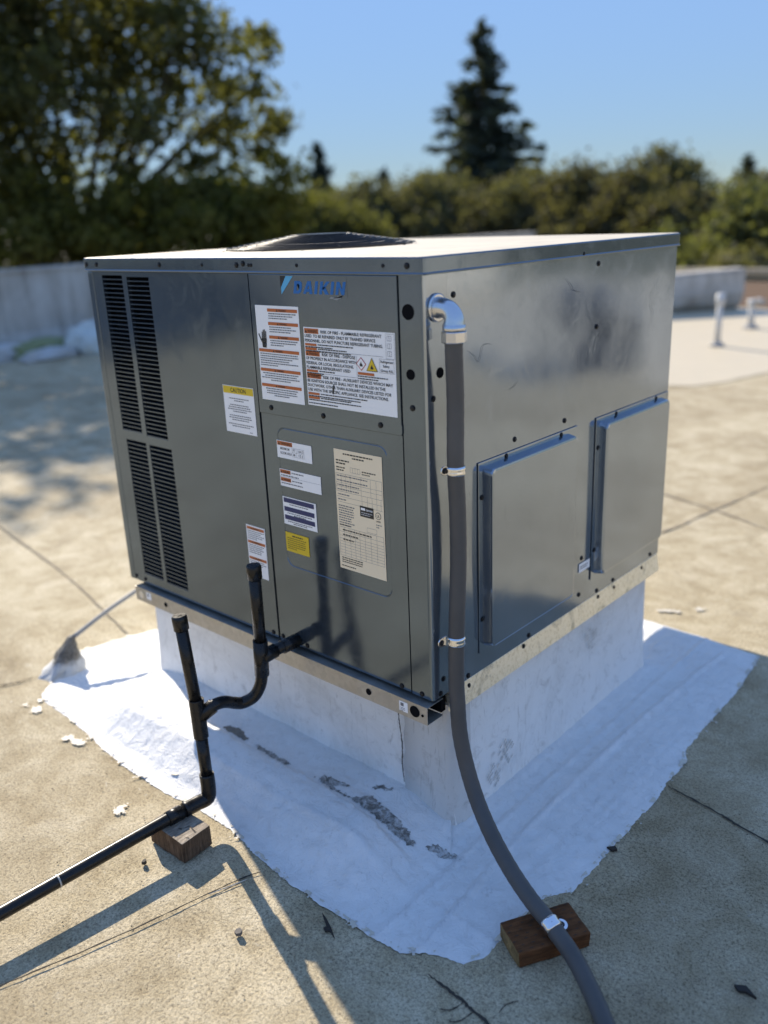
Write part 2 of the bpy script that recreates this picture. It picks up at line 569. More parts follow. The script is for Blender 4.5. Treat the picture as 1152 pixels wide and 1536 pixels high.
def spread(a, b, c, d, fine, coarse):
    """coordinates a..d, fine between b and c"""
    out = list(np.linspace(a, b, max(2, int((b - a) / coarse)), endpoint=False))
    out += list(np.linspace(b, c, int((c - b) / fine), endpoint=False))
    out += list(np.linspace(c, d, max(2, int((d - c) / coarse) + 1)))
    return [float(v) for v in out]
xs = spread(RX0, -2.4, 1.2, RX1, 0.03, 0.4)
ys = spread(RY0, -1.2, 2.6, RY1, 0.03, 0.4)
roof = link('flat_roof', grid_mesh('flat_roof', xs, ys, roof_z), ROOF)
tag(roof, kind='structure')
sk = bmesh.new()
for (x0, x1, y0, y1) in ((RX0, RX1, RY0, RY0 + .02), (RX0, RX1, RY1 - .02, RY1), (RX0, RX0 + .02, RY0 + .02, RY1 - .02), (RX1 - .02, RX1, RY0 + .02, RY1 - .02)):
    add_box(sk, x0, x1, y0, y1, -0.26, -0.006)
link('roof_edge', to_mesh(sk, 'roof_edge'), STUCCO, b)

def wavy_strip(name, pts, w, mat, h=0.002, parent=None, seed=0, kind=None, jit=0.3):
    rnd = random.Random(seed)
    cp = catmull(pts, 14) if len(pts) > 2 else [Vector(pts[0]).lerp(Vector(pts[1]), k / 24) for k in range(25)]
    bm = bmesh.new()
    L = len(cp)
    prev = None
    for i, p in enumerate(cp):
        t = cp[min(i + 1, L - 1)] - cp[max(i - 1, 0)]
        t.normalize()
        s = Vector((-t.y, t.x, 0))
        ww = w * (1 + jit * rnd.uniform(-1, 1)) * (0.35 + 0.65 * min(1, 4 * min(i, L - 1 - i) / L + .15))
        off = s * w * 0.5 * rnd.uniform(-1, 1) * jit
        a = bm.verts.new(p + off + s * ww / 2)
        c = bm.verts.new(p + off + Vector((0, 0, h)))
        d = bm.verts.new(p + off - s * ww / 2)
        if prev:
            bm.faces.new((prev[0], a, c, prev[1]))
            bm.faces.new((prev[1], c, d, prev[2]))
        prev = (a, c, d)
    o = link(name, to_mesh(bm, name), mat, parent)
    if kind:
        o['kind'] = kind
    return o
Z = 0.0042
seam_lines = [
    ([(-0.50, -1.05, Z), (-0.394, -0.729, Z), (-0.311, -0.412, Z), (-0.285, -0.345, Z)], 0.004),
    ([(-4.6, 0.70, Z), (-3.49, 0.52, Z), (-2.5, 0.369, Z), (-1.72, 0.20, Z)], 0.010),
    ([(0.345, 0.598, Z), (0.49, 0.572, Z), (0.636, 0.538, Z), (1.2, 0.45, Z)], 0.006),
    ([(0.23, -0.322, Z), (0.319, -0.328, Z), (0.412, -0.341, Z), (0.7, -0.37, Z)], 0.006),
    ([(-1.0, 0.9 + 1.1, Z), (-0.6, 2.385, Z), (-0.493, 2.89, Z), (-0.40, 3.53, Z)], 0.012),
    ([(-1.95, -0.62, Z), (-1.7387, -0.318, Z), (-1.697, -0.214, Z)], 0.007),
    ([(-0.16, 2.82, Z), (-0.6, 3.0, Z), (-2.4, 3.6, Z)], 0.012),
    ([(0.33, -0.33, Z), (0.322, -0.36, Z), (0.30, -0.375, Z)], 0.003),
    ([(0.36, -0.335, Z), (0.350, -0.37, Z), (0.335, -0.385, Z)], 0.0035),
    ([(0.39, -0.34, Z), (0.40, -0.37, Z), (0.385, -0.40, Z), (0.36, -0.42, Z)], 0.003),
    ([(0.415, -0.255, Z), (0.40, -0.28, Z), (0.40, -0.305, Z)], 0.002),
]
for i, (pl, w) in enumerate(seam_lines):
    wavy_strip('roof_seam', pl, w, SEAM if i not in (1, 4, 6) else SEAM_TAN, 0.0008, seed=i, kind='structure', jit=.55)
# pale ridge beside the near seam
wavy_strip('coating_ridge', [(-0.325, -0.475, Z), (-0.305, -0.42, Z), (-0.292, -0.385, Z)], 0.003, CHIP_W, 0.0012, seed=31, kind='structure')

# cream coated part of the roof, far right
cream = []
pl = [(-2.3, 6.0), (-1.95, 6.13), (-1.80, 6.45), (-1.62, 7.2), (-1.3, 7.9), (-.4, 8.0), (.3, 7.1), (.6, 6.2), (2.5, 5.9), (9.2, 6.1), (9.2, 17.2), (-4.2, 17.2), (-10.4, 17.2), (-10.4, 8.6), (-6.0, 6.2), (-4.0, 5.9)]
poly_sheet('cream_roof_coating', [(x, y, 0.006) for x, y in pl], CREAM_ROOF)['kind'] = 'structure'
pl2 = [(-5.6, 13.0), (-3.3, 12.35), (-3.0, 13.4), (-4.4, 17.1), (-6.2, 17.1)]
poly_sheet('leaf_litter_bed', [(x, y, 0.010) for x, y in pl2], BROWN)['kind'] = 'structure'

# ------------------------------------------------------------------ parapets
def wall(name, a, bb, h0, h1, th, mat, label, cat='parapet wall', cap=True, base=0.0):
    """wall along a-b (plan points), height tapering h0..h1, thickness th to the left of a->b"""
    A, B = Vector((*a, 0)), Vector((*bb, 0))
    t = (B - A).normalized()
    nrm = Vector((-t.y, t.x, 0))
    root = empty(name, A)
    n = 40
    bm = bmesh.new()
    rows = []
    for i in range(n + 1):
        f = i / n
        p = (B - A) * f
        h = h0 + (h1 - h0) * f
        wob = 0.02 * noise.noise(Vector((f * 9, 2, 5)))
        prof = [p - nrm * (0.16 + wob) + Vector((0, 0, base)), p - nrm * (0.05 + wob * .5) + Vector((0, 0, base + 0.10)),
                p + nrm * wob * .3 + Vector((0, 0, base + .24)), p + Vector((0, 0, h)), p + nrm * th + Vector((0, 0, h)), p + nrm * th + Vector((0, 0, base - 0.2))]
        rows.append([bm.verts.new(q) for q in prof])
    for i in range(n):
        for k in range(5):
            bm.faces.new((rows[i][k], rows[i + 1][k], rows[i + 1][k + 1], rows[i][k + 1]))
    bm.faces.new(rows[0])
    bm.faces.new(rows[-1][::-1])
    link('wall_face', to_mesh(bm, 'wall_face'), mat, root)
    if cap:
        bm = bmesh.new()
        L = (B - A).length
        vs = []
        for (f, h) in ((0, h0), (1, h1)):
            p = (B - A) * f
            for off, dz in ((-0.025, 0.004), (-0.025, 0.05), (th + .025, 0.05), (th + .025, 0.004)):
                vs.append(bm.verts.new(p + nrm * off + Vector((0, 0, h + dz))))
        for k in range(4):
            bm.faces.new((vs[k], vs[(k + 1) % 4], vs[4 + (k + 1) % 4], vs[4 + k]))
        bm.faces.new(vs[:4][::-1]); bm.faces.new(vs[4:])
        link('coping', to_mesh(bm, 'coping'), mat, root)
    tag(root, label, cat)
    return root
wall('parapet_wall', (-10.62, -8.2), (-10.62, 17.2), 1.04, 1.03, 0.25, PARAPET_W, 'long weathered white parapet wall at the left edge under the trees', base=0.01)
wall('roof_wall', (-3.80, 12.25), (-5.6, 9.93), 0.56, 0.46, -0.3, PARAPET_W, 'short low white wall behind the right side of the grey unit', 'low wall', base=0.01)
wall('parapet_wall', (-1.2, 17.3), (-10.3, 17.3), 0.20, 0.20, -0.25, CREAM_ROOF, 'very low cream kerb wall at the far right end of the roof', base=0.01)
wall('parapet_wall', (9.3, -8.0), (9.3, 14.0), 1.05, 1.05, -0.25, PARAPET_W, 'unseen white parapet wall added at the right to mirror and bounce sunlight', base=0.01)  # added out of view for its reflection and bounce light on the unit

wall('parapet_wall', (9.2, -8.0), (-10.3, -8.0), 1.05, 1.05, -0.25, PARAPET_W, 'unseen white parapet wall added on the near side to darken the front reflection', base=0.01)  # added out of view so the front panels mirror something darker
# vent pipes on the cream roof
def vent(x, y, h, r, label, tee=False):
    root = empty('vent_pipe', (x, y, 0.006))
    tube('pipe', [(0, 0, 0), (0, 0, h)], r, PARA_PIPE, root, 16)
    tube('collar', [(0, 0, 0.0), (0, 0, .03), (0, 0, .05)], [r * 2.6, r * 2.0, r * 1.08], MASTIC, root, 16)
    tube('cap', [(0, 0, h * .80), (0, 0, h * .80 + .005), (0, 0, h + .02)], [r * 1.05, r * 1.35, r * 1.35], PARA_PIPE, root, 16)
    if tee:
        tube('elbow', catmull([(0, 0, h - .05), (.06, -.02, h), (.16, -.05, h - .01)], 5), r, MASTIC, root, 12)
    tag(root, label, 'vent pipe')
PARA_PIPE = simple('weathered_white_pvc', (0.55, 0.55, 0.53), 0.6)
vent(-2.69, 8.50, 0.56, 0.034, 'tall white vent pipe standing on the cream roof')
vent(-2.92, 10.15, 0.34, 0.042, 'stubby white vent pipe with a bent top beside the low wall end', True)

ef = empty('added_blot_fan', (3.1, 6.5, 0.004))  # unseen fan added only for the dark blot it mirrors in the side panel
DKM = simple('blot_fan_dark', (0.12, 0.12, 0.12), 0.5)
box('blot_fan_base', -.30, .30, -.30, .30, 0, .30, DKM, ef, .01)
bmx = bmesh.new()
tube_into(bmx, [(0, 0, .30), (0, 0, .42), (0, 0, .46), (0, 0, .62), (0, 0, .78), (0, 0, .82)], [.26, .26, .42, .44, .30, .10], 28)
link('blot_fan_dome', to_mesh(bmx, 'blot_fan_dome', True), DKM, ef)
tag(ef, 'unseen dark dome added to mirror as a soft dark blot in the right face', 'exhaust fan')
# ------------------------------------------------------------------ rubbish along the left parapet
def lump(name, loc, size, mat, label, cat, seed, rz=0.0):
    bm = bmesh.new()
    bmesh.ops.create_icosphere(bm, subdivisions=4, radius=1)
    for v in bm.verts:
        d = noise.noise(v.co * 1.7 + Vector((seed, 0, 0))) * .35 + noise.noise(v.co * 5 + Vector((0, seed, 0))) * .12
        q = v.co * (1 + d)
        v.co = Vector((q.x * size[0], q.y * size[1], max(q.z, -.55) * size[2] + .5 * size[2]))
    o = link(name, to_mesh(bm, name, True), mat, None, loc)
    o.rotation_euler = (0, 0, rz)
    tag(o, label, cat)
    return o
BAG = simple('pale_plastic_sheet', (0.50, 0.53, 0.50), 0.35)
BAG2 = simple('pale_tarp', (0.44, 0.44, 0.43), 0.5)
BAGY = simple('yellow_green_bag', (0.20, 0.22, 0.09), 0.5)
lump('plastic_bag', (-9.55, 4.62, 0.0), (0.28, 0.28, 0.24), BAG, 'round pale plastic bag at the foot of the left parapet', 'plastic bag', 1)
lump('crumpled_tarp', (-9.45, 4.05, 0.0), (0.12, 0.42, 0.10), BAG2, 'long white crumpled tarp in front of the pale round bag', 'tarp', 2, .1)
lump('crumpled_tarp', (-9.9, 3.55, 0.0), (0.13, 0.38, 0.14), BAG2, 'whitish tarp roll lying by the parapet at the left picture edge', 'tarp', 3, -.1)
lump('garden_waste', (-9.9, 4.15, 0.0), (0.2, 0.5, 0.14), BAGY, 'yellow green heap between the tarps and the parapet', 'waste heap', 4, .05)
lump('plastic_bag', (-9.9, 5.15, 0.0), (0.18, 0.22, 0.30), BAG2, 'upright bluish bag partly hidden by the left edge of the unit', 'plastic bag', 5)

# ------------------------------------------------------------------ trees
def leaf_mesh(name, centres, size, flat=0.0, elong=1.6):
    """one quad per centre, random orientation"""
    n = len(centres)
    a = RNG.normal(size=(n, 3))
    if flat > 0:
        a[:, 2] *= (1 - flat)
    a /= np.linalg.norm(a, axis=1)[:, None]
    h = RNG.normal(size=(n, 3))
    b = np.cross(a, h)
    b /= np.linalg.norm(b, axis=1)[:, None]
    s = size * RNG.uniform(.6, 1.35, size=(n, 1))
    a = a * s * elong * .5
    b = b * s * .5
    c = np.asarray(centres)
    V = np.empty((n, 4, 3))
    V[:, 0] = c - a; V[:, 1] = c - b; V[:, 2] = c + a; V[:, 3] = c + b
    me = bpy.data.meshes.new(name)
    me.vertices.add(n * 4)
    me.vertices.foreach_set('co', V.reshape(-1))
    me.loops.add(n * 4)
    me.loops.foreach_set('vertex_index', np.arange(n * 4, dtype=np.int32))
    me.polygons.add(n)
    me.polygons.foreach_set('loop_start', np.arange(0, n * 4, 4, dtype=np.int32))
    me.update(calc_edges=True)
    return me

def clump_points(blobs, per_m2, sub=9, spread=1.0):
    """leaf positions: each blob is made of small twig clusters on and inside its volume"""
    out = []
    for (x, y, z, r) in blobs:
        k = max(5, int(sub * (r / 0.5) ** 1.6))
        d = RNG.normal(size=(k, 3)); d /= np.linalg.norm(d, axis=1)[:, None]
        cc = np.array([x, y, z]) + d * r * (RNG.uniform(.15, 1.0, size=(k, 1)) ** .6)
        for c in cc:
            m = int(per_m2 * RNG.uniform(.5, 1.3))
            rr = spread * RNG.uniform(.20, .46) * (0.6 + .4 * r)
            out.append(c + RNG.normal(size=(m, 3)) * rr * np.array([.6, .6, .42]))
    return np.concatenate(out)

def tree(name, base, blobs, mat, label, cat='tree', leaf=.13, per=22, sub=9, group=None, trunk_r=.22, fork=None, spread=1.0, limb=.6):
    root = empty(name, base)
    B = Vector(base)
    pts = clump_points(blobs, per, sub, spread) - np.array(base)
    link('crown', leaf_mesh('crown', pts, leaf), mat, root)
    bm = bmesh.new()
    cx = np.mean([q[:3] for q in blobs], axis=0) - np.array(base)
    top = Vector((cx[0], cx[1], cx[2]))
    fk = Vector(fork) - B if fork is not None else top * .5
    tube_into(bm, catmull([(0, 0, -.1), fk * .5 + Vector((.1, .05, 0)), fk], 5), [trunk_r * (1.25 - .6 * i / 10) for i in range(11)], 10)
    for (x, y, z, r) in blobs[::max(1, len(blobs) // 16)]:
        e = Vector((x, y, z)) - B
        mid = fk.lerp(e, .5) + Vector((RNG.uniform(-.3, .3), RNG.uniform(-.3, .3), RNG.uniform(0, .5)))
        cp = catmull([fk, mid, e], 5)
        tube_into(bm, cp, [max(.012, trunk_r * limb * (1 - i / len(cp))) for i in range(len(cp))], 7)
    link('trunk', to_mesh(bm, 'trunk', True), BARK, root)
    tag(root, label, cat, group)
    return root

CROWN = [(-18.43, 9.27, 5.47, 1.28), (-16.75, 9.59, 5.62, 1.12), (-17.35, 11.23, 5.58, 0.96), (-14.60, 10.46, 5.21, 0.72), (-15.36, 12.05, 5.28, 0.51), (-14.37, 12.15, 5.27, 0.39), (-15.17, 13.16, 5.15, 0.35), (-14.29, 11.30, 4.65, 0.58), (-16.40, 12.02, 4.51, 0.77), (-16.11, 10.74, 4.39, 0.96), (-17.62, 10.42, 4.68, 1.12), (-17.18, 8.66, 3.99, 1.36), (-14.50, 12.25, 4.37, 0.35), (-15.14, 13.14, 3.96, 0.42), (-15.44, 13.69, 3.69, 0.26), (-14.71, 11.72, 3.84, 0.55), (-16.59, 12.24, 3.64, 0.58), (-15.58, 13.28, 3.52, 0.26), (-16.70, 7.63, 2.80, 1.28), (-17.37, 9.12, 3.06, 0.72), (-16.82, 10.57, 3.46, 0.55), (-16.12, 12.70, 3.33, 0.40), (-18.31, 7.66, 4.80, 1.61), (-17.09, 6.49, 2.81, 1.61), (-17.03, 9.05, 6.66, 1.44), (-16.27, 10.25, 6.82, 1.44), (-15.62, 11.20, 6.48, 0.80), (-18.79, 8.70, 7.66, 1.6), (-17.29, 6.70, 5.92, 1.6), (-16.5, 5.4, 7.0, 1.4), (-16.5, 5.5, 4.5, 1.4), (-17.5, 6.8, 5.0, 1.4), (-15.8, 5.0, 3.2, 1.2), (-16.4, 6.3, 3.6, 1.2), (-18.5, 7.5, 6.5, 1.5), (-17.0, 4.5, 5.6, 1.3), (-17.9, 6.4, 7.8, 1.5), (-18.97, 8.21, 8.85, 1.77)]
LOW = [(-15.85, 7.56, 1.71, 1.16), (-14.50, 8.03, 1.53, 0.87), (-15.57, 10.04, 1.55, 0.80), (-13.90, 10.11, 1.64, 0.73), (-13.89, 11.01, 2.01, 0.52), (-13.09, 11.03, 1.85, 0.58), (-12.30, 10.74, 2.37, 0.41), (-14.17, 10.75, 2.35, 0.44), (-14.99, 10.05, 2.07, 0.52), (-12.68, 10.19, 1.42, 0.58), (-15.85, 6.76, 1.79, 1.02), (-14.45, 8.65, 1.94, 0.58)]
EXTRA = [(-14.61,10.64,2.83,0.46),(-16.23,10.00,2.26,0.61),(-17.50,8.51,2.19,0.94),(-15.31,12.77,2.91,0.38),(-15.59,12.18,2.61,0.56),(-17.26,10.14,3.28,0.63),(-14.57,9.37,3.70,0.71),(-15.05,10.80,4.77,0.71),(-16.42,9.01,4.18,0.94),(-15.84,7.47,4.24,1.10),(-13.99,10.06,2.03,0.63),(-17.74,8.79,5.56,1.10),(-17.26,10.51,5.55,0.94),(-16.11,11.12,5.82,0.78)]
LOWX = [(-14.66,6.35,1.31,0.55),(-14.98,7.42,1.20,0.55),(-13.87,7.72,1.12,0.55),(-14.14,8.93,1.16,0.55),(-12.88,9.12,1.22,0.55),(-13.28,10.23,1.08,0.55),(-13.06,11.13,1.33,0.55),(-15.58,7.49,2.13,0.55),(-14.24,9.28,2.05,0.55),(-13.61,10.25,1.88,0.55),(-13.69,9.46,1.65,0.55),(-12.65,10.28,1.66,0.55),(-12.81,11.22,1.71,0.55)]
tree('oak_tree', (-17.4, 9.0, -4.5), CROWN + EXTRA, LEAF_DARK, 'large dark spreading tree with gaps of sky, filling the upper left', leaf=.115, per=30, sub=8, spread=1.1, limb=.28, trunk_r=.30, fork=(-17.2, 9.2, 1.0))
LOW2 = LOW + LOWX + [(x, y, 0.4, .9) for x, y in ((-15.6, 7.2), (-14.6, 8.6), (-13.8, 10.3), (-12.9, 11.0), (-15.9, 5.6))] + [(x, y, -1.0, 1.0) for x, y in ((-15.2, 7.5), (-14.2, 9.2), (-13.4, 10.6))]
tree('leafy_shrub_tree', (-14.6, 8.8, -4.5), LOW2, LEAF_LOW, 'yellowish green bushy tree just beyond the left parapet, below the big tree', leaf=.11, per=40, sub=10, spread=1.2, trunk_r=.16, fork=(-14.6, 8.8, -1.5))

def round_blobs(c, r, h, n, seed):
    rnd = np.random.default_rng(seed)
    out = []
    for i in range(n):
        a = rnd.uniform(0, 2 * math.pi); q = math.sqrt(rnd.uniform(0, 1)); t = rnd.uniform(0, 1)
        w = math.sqrt(max(.05, 1 - (2 * t - 1) ** 2)) if t > .5 else 1
        out.append((c[0] + r * q * w * math.cos(a), c[1] + r * q * w * math.sin(a), c[2] - h * (1 - t), r * rnd.uniform(.22, .42)))
    return out
# (x, y, crown top z, radius, depth of crown, leaf material, label)
BG = [
    (-27.4, 26.2, 2.0, 2.4, 5.5, LEAF_DARK, 'dark low tree showing between the big left tree and the blue conifer'),
    (-32.0, 34.2, 2.4, 2.9, 5.5, LEAF_OLIVE, 'olive round tree left of the tall conifer, behind the fan grille'),
    (-28.6, 36.6, 2.7, 2.9, 5.5, LEAF_OLIVE, 'olive round tree just left of the tall conifer foot'),
    (-25.4, 36.0, 1.9, 2.6, 5.0, LEAF_BRONZE, 'low olive brown tree in front of the tall conifer trunk'),
    (-22.8, 36.4, 3.4, 2.7, 6.0, LEAF_OLIVE, 'olive tree with pale top just right of the tall conifer'),
    (-19.7, 35.4, 3.3, 2.5, 6.0, LEAF_BRONZE, 'bronze green tree right of the pale topped olive tree'),
    (-16.9, 34.0, 3.2, 2.3, 6.0, LEAF_BRONZE, 'dark bronze tree above the right half of the unit'),
    (-17.4, 39.0, 3.9, 2.6, 6.5, LEAF_OLIVE, 'taller ragged olive tree behind the dark bronze tree'),
    (-13.7, 33.2, 2.5, 2.3, 6.0, LEAF_BRONZE, 'brownish round tree beside the top right corner of the unit'),
    (-11.2, 26.6, -0.2, 1.9, 4.0, LEAF_LIGHT, 'light green bush behind the short white wall'),
    (-8.1, 24.0, 0.9, 1.5, 5.0, LEAF_LIGHT, 'light green shrub at the right picture edge, right of the short white wall'),
    (-14.2, 44.0, 2.1, 2.6, 6.0, LEAF_OLIVE, 'hazy olive tree below the far house'),
    (-9.6, 30.0, .9, 2.0, 5.0, LEAF_OLIVE, 'olive bush mass between the short white wall and the far house'),
    (-11.6, 36.5, 1.6, 2.2, 5.5, LEAF_BRONZE, 'brown green bush right of the last tall round tree'),
    (-7.4, 22.0, -0.3, 1.2, 4.0, LEAF_OLIVE, 'olive shrub beyond the far right kerb wall'),
    (-40.0, 38.0, 2.0, 3.4, 6.5, LEAF_OLIVE, 'grey olive tree behind the blue conifer'),
    (-36.0, 44.0, 2.6, 3.4, 6.5, LEAF_BRONZE, 'brown olive tree left of the tall conifer in the distance'),
]
for i, (x, y, zt, r, dep, mt, lb) in enumerate(BG):
    bl = round_blobs((x, y, zt + .15 - .3 - (.9 if x > -23.5 and x < -12 else 0) + (.5 if x > -12 else 0)), r * 1.22, dep, 58, 100 + i)
    tree('bushy_tree', (x, y, -4.5), bl, mt, lb, leaf=.15, per=30, sub=9, spread=1.45, group='bushy trees beyond the roof', trunk_r=.16)

def conifer(name, base, ztop, half, mat, label, whorls=26, seed=0, leaf=.22, droop=.35, per=11):
    rnd = np.random.default_rng(seed)
    root = empty(name, base)
    H = ztop - base[2]
    bm = bmesh.new()
    tube_into(bm, [(0, 0, -.1), (.03, 0, H * .5), (0, 0, H)], [half * .07, half * .045, .02], 8)
    P = []
    for i in range(whorls):
        f = i / (whorls - 1)
        z = H * (.16 + .82 * f)
        L = half * (1.02 - f) ** .82 * (1.0 if f > .06 else .8) + .12
        for k in range(int(9 - 4 * f) + 1):
            a = rnd.uniform(0, 2 * math.pi)
            l = L * rnd.uniform(.45, 1.18)
            zz = z + rnd.uniform(-.25, .25)
            dirv = np.array([math.cos(a), math.sin(a), 0])
            end = np.array([0, 0, zz]) + dirv * l + np.array([0, 0, -droop * l * .35])
            mid = np.array([0, 0, zz]) + dirv * l * .55 + np.array([0, 0, -droop * l * .35])
            tube_into(bm, [(0, 0, zz), tuple(mid), tuple(end)], [.05 * (1.1 - f), .03 * (1.1 - f), .008], 5)
            m = max(4, int(per * l))
            t = rnd.uniform(.12, 1.0, size=(m, 1)) ** .8
            q = (1 - t) * np.array([0, 0, zz]) + t * end + np.array([0, 0, -.12 * droop * l]) * (t * (1 - t) * 4)
            side = np.array([-dirv[1], dirv[0], 0])
            q = q + rnd.normal(size=(m, 1)) * side * (.16 * l * (1.1 - t)) + rnd.normal(size=(m, 3)) * np.array([.07, .07, .10])
            P.append(q)
            P.append(q + rnd.normal(size=q.shape) * np.array([.12, .12, .07]) + np.array([0, 0, -.1]))
    link('crown', leaf_mesh('crown', np.concatenate(P), leaf, .5, 2.4), mat, root)
    link('trunk', to_mesh(bm, 'trunk', True), BARK, root)
    tag(root, label, 'conifer')
conifer('conifer_tree', (-33.8, 47.3, -4.5), 12.75, 6.0, NEEDLE, 'tall dark pointed conifer rising alone against the sky', 34, 5, .25, per=13)
conifer('conifer_tree', (-55.9, 54.7, -4.5), 7.6, 3.3, NEEDLE_FAR, 'bluish conifer between the big left tree and the tall conifer', 18, 6, .34)
conifer('conifer_tree', (-48.6, 54.7, -4.5), 5.1, 2.4, NEEDLE_FAR, 'small far conifer peak left of the tall conifer', 14, 7, .32)
conifer('conifer_tree', (-52.4, 52.0, -4.5), 4.4, 2.6, NEEDLE_FAR, 'faint low conifer beside the bluish conifer', 14, 8, .32)
conifer('conifer_tree', (-23.2, 64.2, -4.5), 4.5, 2.4, NEEDLE, 'small dark conifer tip near the right picture edge above the house', 14, 9, .32)

# far house at the right edge
hs = empty('house', (-16.4, 50.6, -4.8), R(20))
box('wall', -1.6, 1.6, -2.5, 2.5, 0, 5.2, simple('grey_siding', (0.28, 0.29, 0.30), 0.8), hs)
bm = bmesh.new()
vs = [bm.verts.new(p) for p in ((-1.9, -3, 5.2), (1.9, -3, 5.2), (1.9, 3, 5.2), (-1.9, 3, 5.2), (-1.9, 0, 6.6), (1.9, 0, 6.6))]
for f in ((0, 1, 5, 4), (2, 3, 4, 5), (0, 4, 3), (1, 2, 5), (3, 2, 1, 0)):
    bm.faces.new([vs[k] for k in f])
link('roof', to_mesh(bm, 'roof'), simple('grey_shingle', (0.10, 0.10, 0.105), 0.9), hs)
wf = box('window', -1.3, -.5, -2.53, -2.46, 3.2, 4.4, simple('window_dark', (0.03, 0.035, 0.04), 0.1), hs)
box('window', .5, 1.3, -2.53, -2.46, 3.2, 4.4, wf.data.materials[0], hs)
tag(hs, 'distant grey house with a pitched roof among the trees at the right', 'house')

# overhead wires on the left of the conifer
wm = simple('pale_cable', (0.35, 0.35, 0.36), 0.4, 0.5)
for i, (za, zb) in enumerate(((3.35, 2.9), (2.95, 2.45), (2.55, 2.05))):
    o = tube('overhead_wire', catmull([(-39.5, 28.0, za + .3), (-35.98, 32.05, za - .2), (-33.5, 35.2, zb - .1), (-30.5, 39.4, zb)], 6), .025, wm, None, 6)
    tag(o, ('top', 'middle', 'lowest')[i] + ' of the three pale overhead wires left of the tall conifer', 'overhead wire', 'overhead wires')

# ------------------------------------------------------------------ curb
CX0, CX1, CY0, CY1, CZ = -1.31, -0.02, 0.085, 1.17, 0.375
curb = empty('roof_curb', (0, 0, 0))
tag(curb, 'white painted roof curb box under the grey unit, scuffed and dirty', 'roof curb')
def curb_face(name, a, bb, nseg, out, seed):
    a, bb, out = Vector(a), Vector(bb), Vector(out)
    bm = bmesh.new()
    rows = []
    nz = 12
    for j in range(nz + 1):
        z = CZ * j / nz
        row = []
        for i in range(nseg + 1):
            f = i / nseg
            p = a.lerp(bb, f) + Vector((0, 0, z))
            e = min(f, 1 - f) * nseg
            amp = .006 * min(1, e / 4)
            flare = .016 * (1 - j / nz) ** 3
            p += out * (amp * noise.noise(Vector((p.x * 4 + seed, p.y * 4, p.z * 4))) + flare)
            row.append(bm.verts.new(p))
        rows.append(row)
    for j in range(nz):
        for i in range(nseg):
            bm.faces.new((rows[j][i], rows[j][i + 1], rows[j + 1][i + 1], rows[j + 1][i]))
    me = to_mesh(bm, name, True)
    return link(name, me, CURB_W, curb)
curb_face('curb_wall', (CX0, CY0, 0), (CX1, CY0, 0), 48, (0, -1, 0), 1)
curb_face('curb_wall', (CX1, CY0, 0), (CX1, CY1, 0), 44, (1, 0, 0), 2)
curb_face('curb_wall', (CX1, CY1, 0), (CX0, CY1, 0), 40, (0, 1, 0), 3)
curb_face('curb_wall', (CX0, CY1, 0), (CX0, CY0, 0), 40, (-1, 0, 0), 4)
# corner wrap of flashing fabric on the front, with its lapped edge
bm = bmesh.new()
prev = None
rr = random.Random(3)
for j in range(15):
    z = .0 + .372 * j / 14
    xl = -.162 + .004 * rr.uniform(-1, 1) - .004 * (j / 14)
    y = CY0 - .0085 - .016 * (1 - z / CZ) ** 3
    row = [bm.verts.new((xl, y + .004, z)), bm.verts.new((xl, y, z)), bm.verts.new((-.09, y - .001, z)), bm.verts.new((-.028, y, z)), bm.verts.new((-.012, y + .012, z)), bm.verts.new((-.0105 + .016 * (1 - z / CZ) ** 3, CY0 + .03, z)), bm.verts.new((-.0105 + .016 * (1 - z / CZ) ** 3, CY0 + .075, z))]
    if prev:
        for k in range(6):
            bm.faces.new((prev[k], prev[k + 1], row[k + 1], row[k]))
    prev = row
link('corner_flashing', to_mesh(bm, 'corner_flashing', True), make_white('dirty_white_corner', (0.66, 0.65, 0.62), 0.6, 0.25), curb)
wavy = wavy_strip('lap_edge_dirt', [(0, 0, 0), (.05, .003, 0), (.12, -.001, 0), (.2, .004, 0), (.27, .0, 0)], .004, SEAM, .0006, curb, 5)
wavy.rotation_euler = (0, R(-90), R(0)); wavy.location = (-.168, CY0 - .0125, .085); wavy.rotation_euler = (R(90), R(-92), 0)
# dusty boot prints on the right curb wall and at its foot
def boot(name, c, ang, scale, parent, seed, mat=DIRT, plane='side'):
    rnd = random.Random(seed)
    bm = bmesh.new()
    for j in range(7):
        for i in range(4):
            if rnd.random() < .30: continue
            w = .013 * scale
            u0 = (i - 1.5) * .017 * scale; v0 = (j - 3) * .013 * scale
            if abs(i - 1.5) > 1 and abs(j - 3) > 2: continue
            q = [(u0 - w / 2, v0 - .003), (u0 + w / 2, v0 + .001), (u0 + w / 2, v0 + .005), (u0 - w / 2, v0 + .002)]
            vv = []
            for (a, b2) in q:
                a += rnd.uniform(-.002, .002); b2 += rnd.uniform(-.0015, .0015)
                ca, sa = math.cos(ang), math.sin(ang)
                a, b2 = a * ca - b2 * sa, a * sa + b2 * ca
                vv.append(bm.verts.new((0, a, b2) if plane == 'side' else (a, b2, 0)))
            bm.faces.new(vv)
    o = link(name, to_mesh(bm, name), mat, parent, c)
    o['kind'] = 'stuff'
    return o
def side_x(z):
    return CX1 + .0062 + .016 * (1 - z / CZ) ** 3
boot('boot_print', (side_x(.11) + .001, .325, .115), .5, 1.0, curb, 1)
boot('boot_print', (side_x(.07) + .001, .262, .075), .4, .9, curb, 2)
boot('boot_print', (side_x(.26) + .001, .80, .272), .25, .9, curb, 3)

